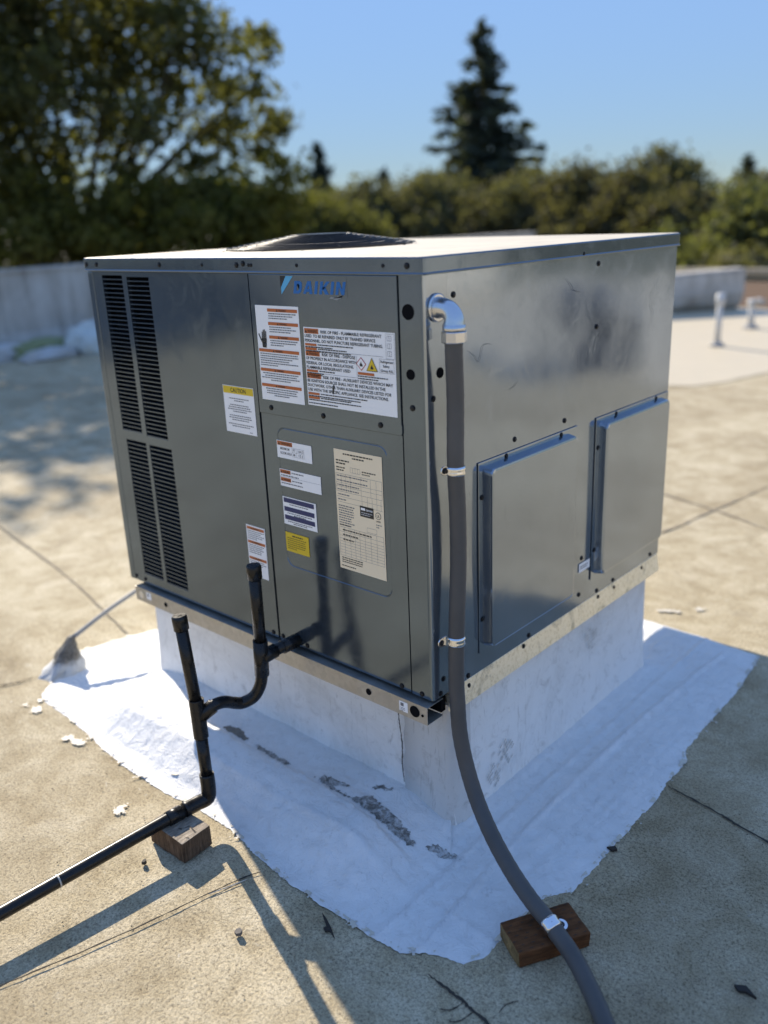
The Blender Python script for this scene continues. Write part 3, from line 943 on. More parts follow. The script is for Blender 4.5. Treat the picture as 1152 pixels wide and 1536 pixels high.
# ------------------------------------------------------------------ white flashing membrane on the roof around the curb
KEYS = [((-1.56, -.255), (-1.31, .10)), ((-1.50, -.268), (-1.30, .085)), ((-1.358, -.272), (-1.22, .085)), ((-1.109, -.297), (-1.02, .085)), ((-.903, -.310), (-.85, .085)), ((-.743, -.304), (-.72, .085)),
        ((-.58, -.287), (-.58, .085)), ((-.475, -.290), (-.475, .085)), ((-.356, -.310), (-.38, .085)), ((-.188, -.326), (-.24, .085)), ((-.051, -.325), (-.14, .085)), ((.068, -.318), (-.07, .085)),
        ((.145, -.315), (-.035, .085)), ((.188, -.278), (-.02, .085)), ((.235, -.262), (-.02, .085)), ((.271, -.251), (-.02, .09)), ((.297, -.202), (-.02, .10)), ((.293, -.158), (-.02, .12)), ((.300, -.077), (-.02, .16)), ((.309, .023), (-.02, .21)),
        ((.346, .080), (-.02, .25)), ((.346, .195), (-.02, .32)), ((.345, .352), (-.02, .42)), ((.341, .598), (-.02, .60)), ((.331, .751), (-.02, .73)), ((.309, .797), (-.02, .77)), ((.307, .955), (-.02, .88)),
        ((.302, 1.10), (-.02, .98)), ((.297, 1.254), (-.02, 1.07)), ((.275, 1.502), (-.02, 1.17)), ((.086, 1.520), (-.05, 1.17)), ((-.183, 1.531), (-.22, 1.17)), ((-.7, 1.54), (-.7, 1.17)), ((-1.25, 1.50), (-1.25, 1.17)),
        ((-1.62, 1.42), (-1.31, 1.17)), ((-1.68, .85), (-1.31, .8)), ((-1.662, .329), (-1.31, .36)), ((-1.725, .14), (-1.31, .24)), ((-1.75, .0), (-1.31, .17)), ((-1.66, -.14), (-1.31, .13))]
def sstep(a, b, x):
    if a > b:
        return 1 - sstep(b, a, x)
    t = min(1, max(0, (x - a) / (b - a)))
    return t * t * (3 - 2 * t)
def build_membrane():
    n = len(KEYS)
    per = []
    for i in range(n):
        a, b2 = KEYS[i], KEYS[(i + 1) % n]
        L = math.dist(a[0], b2[0])
        k = max(3, int(L / .007))
        for j in range(k):
            f = j / k
            per.append((Vector(a[0]).lerp(Vector(b2[0]), f), Vector(a[1]).lerp(Vector(b2[1]), f)))
    K = 44
    verts, faces = [], []
    for i, (o, q) in enumerate(per):
        d0 = (o - q).normalized()
        L0 = (o - q).length
        o = o + d0 * (.007 * noise.noise(Vector((o.x * 9, o.y * 9, 1))) + .0035 * noise.noise(Vector((o.x * 45, o.y * 45, 2))) + .0035 * noise.noise(Vector((o.x * 150, o.y * 150, 4))))
        L = (o - q).length
        for j in range(K + 1):
            t = (j / K) ** 1.0
            p = q.lerp(o, t)
            d = max(CX0 - p.x, p.x - CX1, CY0 - p.y, p.y - CY1, 0)
            front = (.42 + .58 * sstep(-1.34, -1.12, p.x)) * (1 - sstep(-.16, .07, p.x)) * sstep(.30, .10, p.y) if p.x > -1.36 and q.y < .0851 else 0
            side = .012 * (1 - sstep(0, .08, d)) ** 1.2
            edge = .150 + .030 * sstep(-.35, 0, p.x) + .006 * noise.noise(Vector((p.x * 5, 7, 0))) + .004 * noise.noise(Vector((p.x * 19, 3, 0)))
            dd = CY0 - p.y
            if dd < edge:
                hf = .068 - .016 * sstep(0, .09, dd)
            else:
                hf = .080 * (1 - sstep(edge + .05, max(edge + .14, L0 * .95), dd))
                hf = max(hf, 0) if dd > edge + .006 else hf * .8
            z = .0055 + side * (1 - front) + front * hf
            w = .0030 * noise.noise(Vector((p.x * 7, p.y * 7, 2))) + .0022 * noise.noise(Vector((p.x * 21, p.y * 21, 6))) + .0016 * noise.noise(Vector((p.x * 60, p.y * 60, 8)))
            # brush/trowel strokes running along the sides
            if p.y < CY0 and p.x < .1:
                s = noise.noise(Vector((p.x * 2.5, p.y * 70, 0))) + .7 * noise.noise(Vector((p.x * 14 + p.y * 9, p.y * 90, 3)))
            else:
                s = noise.noise(Vector((p.x * 70, p.y * 2.5, 0))) + .7 * noise.noise(Vector((p.x * 90, p.y * 14 + p.x * 9, 3)))
            z += (w + .0026 * s) * (1 - .85 * sstep(.80, .97, t))
            # seam ridges of the right-hand and front sheets
            if p.x > .02:
                xr = .135 + .05 * (p.y - .6) ** 2 + .010 * noise.noise(Vector((p.y * 3, 0, 1)))
                z += .011 * math.exp(-((p.x - xr) / .007) ** 2) * (0.5 + .5 * noise.noise(Vector((p.y * 5, 4, 1))) + .3) * (1 if p.y < 1.42 else 0)
                xr2 = .075 + .006 * noise.noise(Vector((p.y * 4, 9, 1)))
                z += .006 * math.exp(-((p.x - xr2) / .006) ** 2)
            if p.y < .0:
                yr = -.165 + .012 * noise.noise(Vector((p.x * 3, 0, 5)))
                z += .007 * math.exp(-((p.y - yr) / .006) ** 2) * (.6 + .6 * noise.noise(Vector((p.x * 4, 1, 1))))
            if p.x < -1.34:
                for yr in (.12, .21):
                    z += .004 * math.exp(-((p.y - yr - .1 * (p.x + 1.5) - .01 * noise.noise(Vector((p.x * 6, yr, 1)))) / .006) ** 2)
            z = max(z - .0022 * sstep(.8, 1, t), .003)
            if j == K:
                z = .0015
            verts.append((p.x, p.y, z))
    m = len(per)
    for i in range(m):
        i2 = (i + 1) % m
        for j in range(K):
            faces.append((i * (K + 1) + j, i * (K + 1) + j + 1, i2 * (K + 1) + j + 1, i2 * (K + 1) + j))
    me = bpy.data.meshes.new('flashing_membrane')
    me.from_pydata(verts, [], faces)
    me.shade_smooth()
    return me
mem = link('flashing_membrane', build_membrane(), MEMBRANE)
tag(mem, 'white coated flashing sheet with ragged edges spread round the curb foot', 'roof flashing')
from mathutils.bvhtree import BVHTree
MV = [v.co.copy() for v in mem.data.vertices]
MF = [tuple(p.vertices) for p in mem.data.polygons]
BVH = BVHTree.FromPolygons(MV, MF)
def mem_z(x, y):
    h = BVH.ray_cast(Vector((x, y, 1)), Vector((0, 0, -1)))
    return h[0].z if h[0] is not None else 0.004
# bare grey mastic showing above the flap's upper edge: ragged sheets lying on the cant
def field_sheet(name, x0, x1, y0, y1, cell, field, zfun, mat, parent=None, loc=None):
    """ragged thin sheet: the cells of a fine grid where field > 0, the rim snapped down to the surface below"""
    nx, ny = int((x1 - x0) / cell) + 1, int((y1 - y0) / cell) + 1
    F_ = {}
    for j in range(ny + 1):
        for i in range(nx + 1):
            F_[i, j] = field(x0 + i * cell, y0 + j * cell)
    bm = bmesh.new()
    V = {}
    def v(i, j):
        if (i, j) not in V:
            x, y = x0 + i * cell, y0 + j * cell
            V[i, j] = bm.verts.new((x, y, zfun(x, y, min(1, max(0, F_[i, j] * 3)))))
        return V[i, j]
    for j in range(ny):
        for i in range(nx):
            q = [(i, j), (i + 1, j), (i + 1, j + 1), (i, j + 1)]
            k = [a for a in q if F_[a] > 0]
            if len(k) >= 3:
                bm.faces.new([v(*a) for a in k])
    me = to_mesh(bm, name, True)
    return link(name, me, mat, parent, loc)
def fbm(x, y, f, seed):
    return noise.noise(Vector((x * f, y * f, seed))) + .5 * noise.noise(Vector((x * f * 2.3, y * f * 2.3, seed + 5))) + .3 * noise.noise(Vector((x * f * 5.1, y * f * 5.1, seed + 9)))
def seg_dist(p, pts):
    inside, dm = False, 9.0
    n = len(pts)
    for i in range(n):
        ax, ay = pts[i]; bx, by = pts[(i + 1) % n]
        if (ay > p[1]) != (by > p[1]) and p[0] < (bx - ax) * (p[1] - ay) / (by - ay) + ax:
            inside = not inside
        L2 = (bx - ax) ** 2 + (by - ay) ** 2
        t = max(0, min(1, ((p[0] - ax) * (bx - ax) + (p[1] - ay) * (by - ay)) / L2))
        dm = min(dm, math.hypot(p[0] - ax - t * (bx - ax), p[1] - ay - t * (by - ay)))
    return dm if inside else -dm
def patch(name, pts, mat, parent, lift, seed, amp=.010):
    xs_ = [q[0] for q in pts]; ys_ = [q[1] for q in pts]
    def field(x, y):
        return (seg_dist((x, y), pts) + amp * .7 * fbm(x, y, 55, seed) + .006 * noise.noise(Vector((x * 230, y * 230, seed)))) * 100 / 3
    def zf(x, y, e):
        return mem_z(x, y) + .0006 + e * (lift * .6 + .004 * fbm(x, y, 70, seed + 3))
    return field_sheet(name, min(xs_) - .02, max(xs_) + .02, min(ys_) - .02, max(ys_) + .02, .003, field, zf, mat, parent)
GREY_TAN = simple('bare_tan_mastic', (0.20, 0.185, 0.16), 0.9, 0, 0.2)
OUTL = [k[0] for k in KEYS]
def over_field(x, y):
    d = seg_dist((x, y), OUTL)          # > 0 inside the sheet
    if d > .012 or d < -.06:
        return -1
    return -.12 + d * 15 + .62 * fbm(x, y, 26, 3) + .40 * noise.noise(Vector((x * 150, y * 150, 2)))
for (x0, x1, y0, y1) in ((-1.80, -.30, -.40, -.20), (-.30, .40, -.40, -.20), (.24, .40, -.198, .80), (.24, .40, .802, 1.56), (-1.82, -1.52, -.198, .40)):
    o = field_sheet('coating_overspray', x0, x1, y0, y1, .0045, over_field, lambda x, y, e: .0047 + .0012 * e, CHIP_W, mem)
    o['kind'] = 'stuff'
patch('mastic_patch', [(-.814, -.047), (-.803, -.019), (-.76, -.009), (-.695, -.032), (-.702, -.047), (-.76, -.046)], GREY_TAN, mem, .003, 1, amp=.006)
patch('mastic_patch', [(-.675, -.039), (-.639, -.033), (-.576, -.035), (-.504, -.033), (-.507, -.051), (-.575, -.055), (-.639, -.05)], MASTIC, mem, .002, 2, amp=.012)
patch('mastic_patch', [(-.402, -.041), (-.38, -.015), (-.295, -.002), (-.3, -.017), (-.333, -.036), (-.287, -.044), (-.326, -.049)], MASTIC, mem, .004, 3, amp=.012)
patch('mastic_patch', [(-.325, -.045), (-.256, -.038), (-.218, .0), (-.142, -.018), (-.073, -.031), (-.027, -.049), (-.02, -.063), (-.068, -.069), (-.136, -.064), (-.233, -.049)], MASTIC, mem, .006, 4, amp=.010)
patch('mastic_patch', [(-.019, -.044), (.002, -.004), (.058, .006), (.076, -.004), (.033, -.029)], MASTIC, mem, .002, 5, amp=.018)
patch('mastic_patch', [(-.255, .019), (-.222, .045), (-.185, .045), (-.215, .024)], MASTIC, mem, .002, 6, amp=.010)

# ------------------------------------------------------------------ the rooftop unit
W, D, ZB, ZT = 1.295, 1.2095, 0.427, 1.4175
unit = empty('rooftop_unit', (-W / 2, D / 2, ZB))
tag(unit, 'large grey steel packaged air conditioning unit standing on the white curb', 'air conditioner')
UO = Vector((-W / 2, D / 2, ZB))
def upart(o):
    """children are built in world coordinates: shift them under the unit"""
    o.parent = unit
    o.location = Vector(o.location) - UO
    return o
def ubox(name, x0, x1, y0, y1, z0, z1, mat, bevel=0.0, seg=2):
    return upart(box(name, x0, x1, y0, y1, z0, z1, mat, None, bevel, seg))
# inner core (dark) so that louvres and holes look into shade
ubox('inner_cabinet', -W + .03, -.028, .06, D - .01, ZB + .004, ZT - .002, OPENING_SHADE)

def panel_with_holes(name, x0, x1, z0, z1, holes, y, th, mat, round_holes=()):
    """sheet in the plane y facing -Y with rectangular openings; round openings are made as 20-gons"""
    xs = sorted({x0, x1, *[h[0] for h in holes], *[h[1] for h in holes]})
    zs = sorted({z0, z1, *[h[2] for h in holes], *[h[3] for h in holes]})
    bm = bmesh.new()
    V = {}
    def v(x, z):
        if (x, z) not in V:
            V[(x, z)] = bm.verts.new((x, y, z))
        return V[(x, z)]
    for i in range(len(xs) - 1):
        for j in range(len(zs) - 1):
            cx, cz = (xs[i] + xs[i + 1]) / 2, (zs[j] + zs[j + 1]) / 2
            if any(h[0] < cx < h[1] and h[2] < cz < h[3] for h in holes):
                continue
            bm.faces.new((v(xs[i], zs[j]), v(xs[i + 1], zs[j]), v(xs[i + 1], zs[j + 1]), v(xs[i], zs[j + 1])))
    r = bmesh.ops.extrude_face_region(bm, geom=list(bm.faces))
    for e in r['geom']:
        if isinstance(e, bmesh.types.BMVert):
            e.co.y += th
    return link(name, to_mesh(bm, name), mat)

# louvred panel at the left: four banks of louvres
BANKS = [(-1.2165, -1.111, .943, 1.4065, 36), (-1.0885, -.979, .939, 1.403, 36), (-1.2045, -1.0985, .463, .915, 33), (-1.0815, -.968, .4605, .913, 33)]
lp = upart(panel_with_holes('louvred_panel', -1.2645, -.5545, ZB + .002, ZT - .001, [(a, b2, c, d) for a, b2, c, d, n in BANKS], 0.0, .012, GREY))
def louvre_mesh(w, pitch):
    bm = bmesh.new()
    lip, dep, ris = pitch * .20, .026, pitch * .22
    prof = [(0.0012, 0.0), (0.0012, lip), (dep, lip + ris), (dep + .0012, lip + ris - .0012), (.0026, lip - .0006), (.0026, 0.0)]
    A = [bm.verts.new((0, y, z)) for y, z in prof]
    B = [bm.verts.new((w, y, z)) for y, z in prof]
    n = len(prof)
    for k in range(n):
        bm.faces.new((A[k], A[(k + 1) % n], B[(k + 1) % n], B[k]))
    bm.faces.new(A); bm.faces.new(B[::-1])
    me = to_mesh(bm, 'louvre')
    me.materials.append(GREY)
    return me
for (a, b2, c, d, n) in BANKS:
    pitch = (d - c) / n
    me = louvre_mesh(b2 - a - .0004, pitch)
    for k in range(n):
        o = link('louvre', me)
        o.parent = lp
        o.location = (a + .0002, 0, c + k * pitch)
ubox('louvre_back_shade', -1.23, -.955, .034, .040, ZB + .02, ZT - .006, OPENING_SHADE)  # black plate painted as the shade behind the slats

# corner posts, access panels
ubox('corner_post', -W, -1.2662, 0.0, .06, ZB, ZT, GREY, .004)
# right-hand corner post wraps the front right corner with a small radius; its round openings are painted black discs
def corner_post():
    bm = bmesh.new()
    r = .010
    prof = [(-.066, .012), (-.066, 0.0)] + [(-.0 - r + r * math.sin(t), r - r * math.cos(t)) for t in [math.pi / 2 * k / 5 for k in range(6)]] + [(0.0, .078), (-.012, .078)]
    lo = [bm.verts.new((x, y, ZB)) for x, y in prof]
    hi = [bm.verts.new((x, y, ZT)) for x, y in prof]
    n = len(prof)
    for k in range(n - 1):
        bm.faces.new((lo[k], lo[k + 1], hi[k + 1], hi[k]))
    bm.faces.new(lo); bm.faces.new(hi[::-1])
    me = to_mesh(bm, 'corner_post')
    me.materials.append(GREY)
    me.materials.append(GREY_SIDE_LIT)
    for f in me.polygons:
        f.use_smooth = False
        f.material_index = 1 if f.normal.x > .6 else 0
    return link('corner_post', me)
cpost = upart(corner_post())
# upper access panel laps over the lower one
up = ubox('upper_access_panel', -.5480, -.0695, -.003, .010, 1.0735, ZT - .001, GREY, .0015)
def lower_panel():
    """lower access panel with an embossed rounded rectangle"""
    x0, x1, z0, z1 = -.5465, -.0695, ZB + .002, 1.0725
    e = (-.492, -.1165, .664, 1.043)
    bm = bmesh.new()
    def rr(off, y):
        r = .028 - off
        out = []
        for cx, cz, a0 in ((e[1] - .028, e[3] - .028, 0), (e[0] + .028, e[3] - .028, 90), (e[0] + .028, e[2] + .028, 180), (e[1] - .028, e[2] + .028, 270)):
            for k in range(7):
                a = R(a0 + 90 * k / 6)
                out.append(bm.verts.new((cx + r * math.cos(a), y, cz + r * math.sin(a))))
        return out
    def outer_pts():
        out = []
        for (cx, cz) in ((x1, z1), (x0, z1), (x0, z0), (x1, z0)):
            for k in range(7):
                out.append((cx, cz))
        return out
    L0, L1 = rr(0, 0.0), rr(.0014, .0018)
    n = len(L0)
    L2 = rr(.0026, .0018)
    L3 = rr(.0042, 0.0003)
    for A, B in ((L0, L1), (L1, L2), (L2, L3)):
        for k in range(n):
            bm.faces.new((A[k], A[(k + 1) % n], B[(k + 1) % n], B[k]))
    bm.faces.new(L3)
    c = [bm.verts.new((x1, 0, z1)), bm.verts.new((x0, 0, z1)), bm.verts.new((x0, 0, z0)), bm.verts.new((x1, 0, z0))]
    for q in range(4):
        for k in range(6):
            bm.faces.new((L0[q * 7 + k], L0[q * 7 + k + 1], c[q]))
        bm.faces.new((L0[q * 7 + 6], L0[(q * 7 + 7) % n], c[(q + 1) % 4], c[q]))
    ed = [(c[k], c[(k + 1) % 4]) for k in range(4)]
    back = [bm.verts.new(v.co + Vector((0, .010, 0))) for v in c]
    for k in range(4):
        bm.faces.new((c[k], c[(k + 1) % 4], back[(k + 1) % 4], back[k]))
    return link('lower_access_panel', to_mesh(bm, 'lower_access_panel'), GREY)
lowp = upart(lower_panel())
# tiny hanging tab of the upper panel at its right end
ubox('panel_tab', -.0705, -.0675, -.0035, .004, 1.078, 1.098, GREY)
# side panel (right face), rear and left skins
def side_panel():
    bm = bmesh.new()
    nx, nz = 30, 24
    rows = []
    for j in range(nz + 1):
        row = []
        for i in range(nx + 1):
            y = .0788 + (D - .0788) * i / nx
            z = ZB + (ZT - ZB) * j / nz
            e = min(i, nx - i, j, nz - j)
            # thin sheet never lies perfectly flat
            amp = .0022 * min(1, e / 3)
            x = -.0004 + amp * (noise.noise(Vector((y * 2.6, z * 2.6, 4))) * 1.0 + .4 * noise.noise(Vector((y * 6, z * 6, 8))))
            row.append(bm.verts.new((min(x, .0012), y, z)))
        rows.append(row)
    for j in range(nz):
        for i in range(nx):
            bm.faces.new((rows[j][i], rows[j][i + 1], rows[j + 1][i + 1], rows[j + 1][i]))
    return link('side_panel', to_mesh(bm, 'side_panel', True), GREY_SIDE_LIT)
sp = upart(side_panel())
ubox('rear_panel', -W, -.002, D - .012, D, ZB, ZT, GREY_SIDE_LIT)
ubox('left_panel', -W, -W + .012, .062, D - .0125, ZB, ZT, GREY_SIDE_LIT)
ubox('added_rear_hood', -1.03, -.34, D + .001, 1.844, .62, 1.12, GREY_SIDE_LIT, .01)  # unseen hood added to cast the shadow edge beyond the white sheet
ubox('rear_cover', -.36, -.03, D + .0005, D + .03, .60, .93, GREY_SIDE_LIT, .008)

# duct covers on the right face: flange, raised pan and screws
SCREW_BM = None
def screw_mesh(r=.0052, h=.0035):
    bm = bmesh.new()
    tube_into(bm, [(0, 0, 0), (0, 0, h * .7), (0, 0, h)], [r, r, r * .62], 10)
    tube_into(bm, [(0, 0, -.0002), (0, 0, .0009)], [r * 1.35, r * 1.35], 12)
    me = to_mesh(bm, 'screw')
    me.materials.append(SCREW)
    return me
SCR = screw_mesh()
SCR_S = screw_mesh(.0032, .0022)
def screw_front(x, z, y=0.0, me=None, parent=None):
    o = link('screw', me or SCR)
    o.rotation_euler = (R(90), 0, 0)
    o.location = (x, y, z)
    if parent is None:
        upart(o)
    else:
        o.parent = parent
    return o
def screw_side(y, z, x=0.0, me=None, parent=None):
    o = link('screw', me or SCR)
    o.rotation_euler = (0, R(90), 0)
    o.location = (x, y, z)
    if parent is None:
        upart(o)
    else:
        o.parent = parent
    return o
def duct_cover(y0, y1, z0, z1, fy0, fy1, fz0, fz1):
    cov = upart(box('duct_cover', 0.0018, .0035, fy0, fy1, fz0, fz1, GREY_SIDE_LIT, None, .0006, 1))
    bm = bmesh.new()
    dpt, sl, r = .030, .006, .016
    def loop(x, o, rad):
        out = []
        for cy, cz, a0 in ((y1 - o - rad, z1 - o - rad, 0), (y0 + o + rad, z1 - o - rad, 90), (y0 + o + rad, z0 + o + rad, 180), (y1 - o - rad, z0 + o + rad, 270)):
            for k in range(6):
                a = R(a0 + 90 * k / 5)
                out.append(bm.verts.new((x, cy + rad * math.cos(a), cz + rad * math.sin(a))))
        return out
    Ls = [loop(.003, 0, r), loop(dpt - .005, sl * .6, r), loop(dpt - .0012, sl * .6 + .0014, r), loop(dpt, sl * .6 + .006, r * .8)]
    n = len(Ls[0])
    for A, B in zip(Ls, Ls[1:]):
        for k in range(n):
            bm.faces.new((A[k], A[(k + 1) % n], B[(k + 1) % n], B[k]))
    bm.faces.new(Ls[-1])
    me = to_mesh(bm, 'pan', False)
    for f in me.polygons:
        f.use_smooth = False
    link('pan', me, GREY_SIDE_LIT, cov)
    for (yy, zz) in ((y0 - .003, z1 - .075), (y0 - .003, z0 + .08), (y0 + .10, z1 + .004), (y1 - .05, z1 + .004)):
        s = screw_side(yy, zz, .0035, None, cov)
    return cov
duct_cover(.199, .606, .492, .966, .184, .645, .478, .978)
duct_cover(.760, 1.168, .500, .966, .745, 1.206, .486, .978)
for (yy, zz) in ((.101, 1.371), (.730, 1.396), (.732, 1.232), (.577, 1.004), (.340, 1.003), (.692, .575), (.684, .462), (.793, .436), (.895, .436), (1.151, .440), (.417, .437), (.140, .436), (.040, .472), (.028, .437), (.025, 1.159)):
    screw_side(yy, zz, .0006)
for (yy, zz) in ((.39, .415), (.80, .413), (.14, .408), (.90, .409), (1.09, .412)):
    screw_side(yy, zz, .0012, SCR)

# round knockout holes on the corner post: black discs painted as their inner shade
def hole_disc(name, loc, r, axis):
    bm = bmesh.new()
    n = 24
    ring0 = [bm.verts.new((r * math.cos(2 * math.pi * k / n), r * math.sin(2 * math.pi * k / n), 0.0009)) for k in range(n)]
    ring1 = [bm.verts.new((v.co.x * .93, v.co.y * .93, -.0002)) for v in ring0]
    for k in range(n):
        bm.faces.new((ring0[k], ring0[(k + 1) % n], ring1[(k + 1) % n], ring1[k]))
    c = bm.faces.new(ring1)
    ring2 = [bm.verts.new((v.co.x * 1.04, v.co.y * 1.04, 0)) for v in ring0]
    for k in range(n):
        bm.faces.new((ring2[k], ring2[(k + 1) % n], ring0[(k + 1) % n], ring0[k]))
    bmesh.ops.translate(bm, verts=bm.verts, vec=(0, 0, .0006))
    o = link(name, to_mesh(bm, name), OPENING_SHADE)
    o.location = loc
    o.rotation_euler = (R(90), 0, 0) if axis == 'y' else (0, R(90), 0)
    return upart(o)
hole_disc('knockout_hole', (-.0425, 0, 1.343), .0158, 'y')
hole_disc('knockout_hole', (-.0405, 0, 1.2115), .0112, 'y')
hole_disc('knockout_hole', (0, .050, 1.2115), .0112, 'x')
for (xx, zz) in ((-.0376, 1.139), (-.035, .436), (-.099, .436), (-.437, .441), (-.535, .440), (-.575, .440), (-1.205, .443), (-1.257, .443), (-.502, 1.0905), (-.315, 1.0905), (-.131, 1.0905)):
    screw_front(xx, zz, -.0035 if (1.05 < zz < 1.12) else -.0004)

# top cap: folded pan with a drip bead, overhanging a little
def top_cap():
    bm = bmesh.new()
    o = .007
    def loop(off, z, rad):
        x0, x1, y0, y1 = -W - off, off, -off, D + off
        out = []
        for cx, cy, a0 in ((x1 - rad, y1 - rad, 0), (x0 + rad, y1 - rad, 90), (x0 + rad, y0 + rad, 180), (x1 - rad, y0 + rad, 270)):
            for k in range(5):
                a = R(a0 + 90 * k / 4)
                out.append(bm.verts.new((cx + rad * math.cos(a), cy + rad * math.sin(a), z)))
        return out
    zt = 1.4555
    Ls = [loop(.002, ZT + .0005, .012), loop(o + .001, ZT + .0005, .012), loop(o + .0018, ZT + .003, .012), loop(o, ZT + .006, .012), loop(o, zt - .004, .012), loop(o - .0015, zt - .001, .012), loop(o - .005, zt, .012)]
    n = len(Ls[0])
    for A, B in zip(Ls, Ls[1:]):
        for k in range(n):
            bm.faces.new((A[k], A[(k + 1) % n], B[(k + 1) % n], B[k]))
    bm.faces.new(Ls[-1])
    bm.faces.new(Ls[0][::-1])
    me = to_mesh(bm, 'top_cap')
    me.materials.append(GREY)
    me.materials.append(GREY_TOP)
    for f in me.polygons:
        f.material_index = 1 if (f.normal.z > .9 and f.center.z > zt - .001) else 0
    return link('top_cap', me)
cap = upart(top_cap())
for xx, m_ in ((-1.281, SCR), (-1.226, SCR), (-.91, SCR), (-.723, SCR_S), (-.584, SCR), (-.559, SCR), (-.538, SCR_S), (-.529, SCR_S), (-.368, SCR_S), (-.102, SCR_S), (-.036, SCR)):
    screw_front(xx, 1.437 if xx != -.559 else 1.4405, -.0072, m_)
screw_side(.64, 1.426, .0072, SCR_S)
# fan grille: concentric black wire rings rising to a flat top, on spokes
FC = (-.867, .565)
grl = empty('fan_grille', (FC[0], FC[1], 1.4555))
upart(grl)
NR = 13
for i in range(NR):
    f = i / (NR - 1)
    r = .292 - .215 * f
    z = .008 + .068 * sstep(0, 1, f * .96) if i < NR else .07
    z = .005 + .032 * min(1, f * 1.05)
    bm = bmesh.new()
    pts = [(r * math.cos(2 * math.pi * k / 56), r * math.sin(2 * math.pi * k / 56), z) for k in range(57)]
    tube_into(bm, pts, .0016, 5, False)
    link('wire_ring', to_mesh(bm, 'wire_ring', True), GRILLE, grl)
for k in range(8):
    a = 2 * math.pi * k / 8 + .2
    bm = bmesh.new()
    tube_into(bm, [(math.cos(a) * .30, math.sin(a) * .30, .001), (math.cos(a) * .292, math.sin(a) * .292, .0030), (math.cos(a) * .088, math.sin(a) * .088, .0345), (math.cos(a) * .02, math.sin(a) * .02, .0345)], .0018, 5)
    link('spoke', to_mesh(bm, 'spoke', True), GRILLE, grl)
bm = bmesh.new()
tube_into(bm, [(0, 0, .0325), (0, 0, .0385)], [.080, .080], 32)
link('motor_plate', to_mesh(bm, 'motor_plate'), GRILLE, grl)
bm = bmesh.new()
tube_into(bm, [(0, 0, .0003), (0, 0, .002)], [.285, .285], 48)
link('fan_opening_shade', to_mesh(bm, 'fan_opening_shade'), OPENING_SHADE, grl)  # black disc painted as the shade under the fan wires
for k in range(6):
    a = 2 * math.pi * k / 6 + .1
    o = link('screw', SCR_S); o.parent = grl; o.location = (.312 * math.cos(a), .312 * math.sin(a), 0)

def scratch(pts, w=.0009):
    cp = catmull([(0.0022, y, z) for y, z in pts], 8)
    bm = bmesh.new()
    prev = None
    for i, p in enumerate(cp):
        t = (cp[min(i + 1, len(cp) - 1)] - cp[max(i - 1, 0)]).normalized()
        sd = Vector((0, -t.z, t.y)) * w * .5 * (0.4 + .6 * math.sin(math.pi * i / (len(cp) - 1)))
        row = (bm.verts.new(p + sd), bm.verts.new(p - sd))
        if prev:
            bm.faces.new((prev[0], row[0], row[1], prev[1]))
        prev = row
    upart(link('scratch_mark', to_mesh(bm, 'scratch_mark'), SCRATCH))
SCRATCH = simple('scratched_primer', (.10, .10, .10), .7)
scratch([(.150, 1.245), (.172, 1.232), (.190, 1.216), (.206, 1.248), (.232, 1.250), (.240, 1.246)])
scratch([(.560, 1.372), (.590, 1.352), (.600, 1.340), (.640, 1.330)], .0012)
scratch([(1.06, 1.30), (1.052, 1.26), (1.066, 1.235), (1.058, 1.19)], .0012)
scratch([(1.085, 1.345), (1.078, 1.32), (1.083, 1.30)])
scratch([(.05, 1.375), (.062, 1.36), (.070, 1.35)])
scratch([(.31, 1.13), (.335, 1.136), (.35, 1.146)])
# base rails: a galvanised channel at the front and a pale base strip on the right
def rail():
    bm = bmesh.new()
    x0, x1, yf, z0, z1 = -1.238, -.002, -.022, .371, .4185
    # C channel, open to the back: top flange, web, bottom flange (sheet 1.5 mm), drawn as one extruded profile
    prof = [(yf + .060, z1), (yf, z1), (yf, z0), (yf + .060, z0), (yf + .060, z0 + .0018), (yf + .0018, z0 + .0018), (yf + .0018, z1 - .0018), (yf + .060, z1 - .0018)]
    A = [bm.verts.new((x0, y, z)) for y, z in prof]
    B = [bm.verts.new((x1, y, z)) for y, z in prof]
    n = len(prof)
    for k in range(n):
        bm.faces.new((A[k], A[(k + 1) % n], B[(k + 1) % n], B[k]))
    for S_ in (A, B):
        bm.faces.new((S_[1], S_[2], S_[5], S_[6])); bm.faces.new((S_[0], S_[1], S_[6], S_[7])); bm.faces.new((S_[2], S_[3], S_[4], S_[5]))
    return link('base_rail', to_mesh(bm, 'base_rail'), GALV)
rl = upart(rail())
ubox('rail_gap_shade', -1.25, -.010, .0405, .058, .374, ZB + .003, OPENING_SHADE)  # black filler painted as the shade between rail and cabinet
for x_, r_ in ((-.193, .0085), (-.041, .0145), (-1.07, .0075)):
    hole_disc('rail_hole', (x_, -.0222, .396), r_, 'y')
hole_disc('rail_hole', (-.0165, -.0222, .3935), .0035, 'y')
hh = hole_disc('rail_hole', (-1.205, -.0222, .396), .0125, 'y')
hh.data.materials.clear(); hh.data.materials.append(CREAM_LBL)  # pale disc stands in for the bright background seen through this hole
st = ubox('base_strip', -.018, -.0016, .064, D - .004, .368, ZB - .001, STRIP, .0012, 1)
for v in st.data.vertices:            # the strip is bent outward a little at its foot
    v.co.x += .0125 * (ZB - v.co.z) / .059

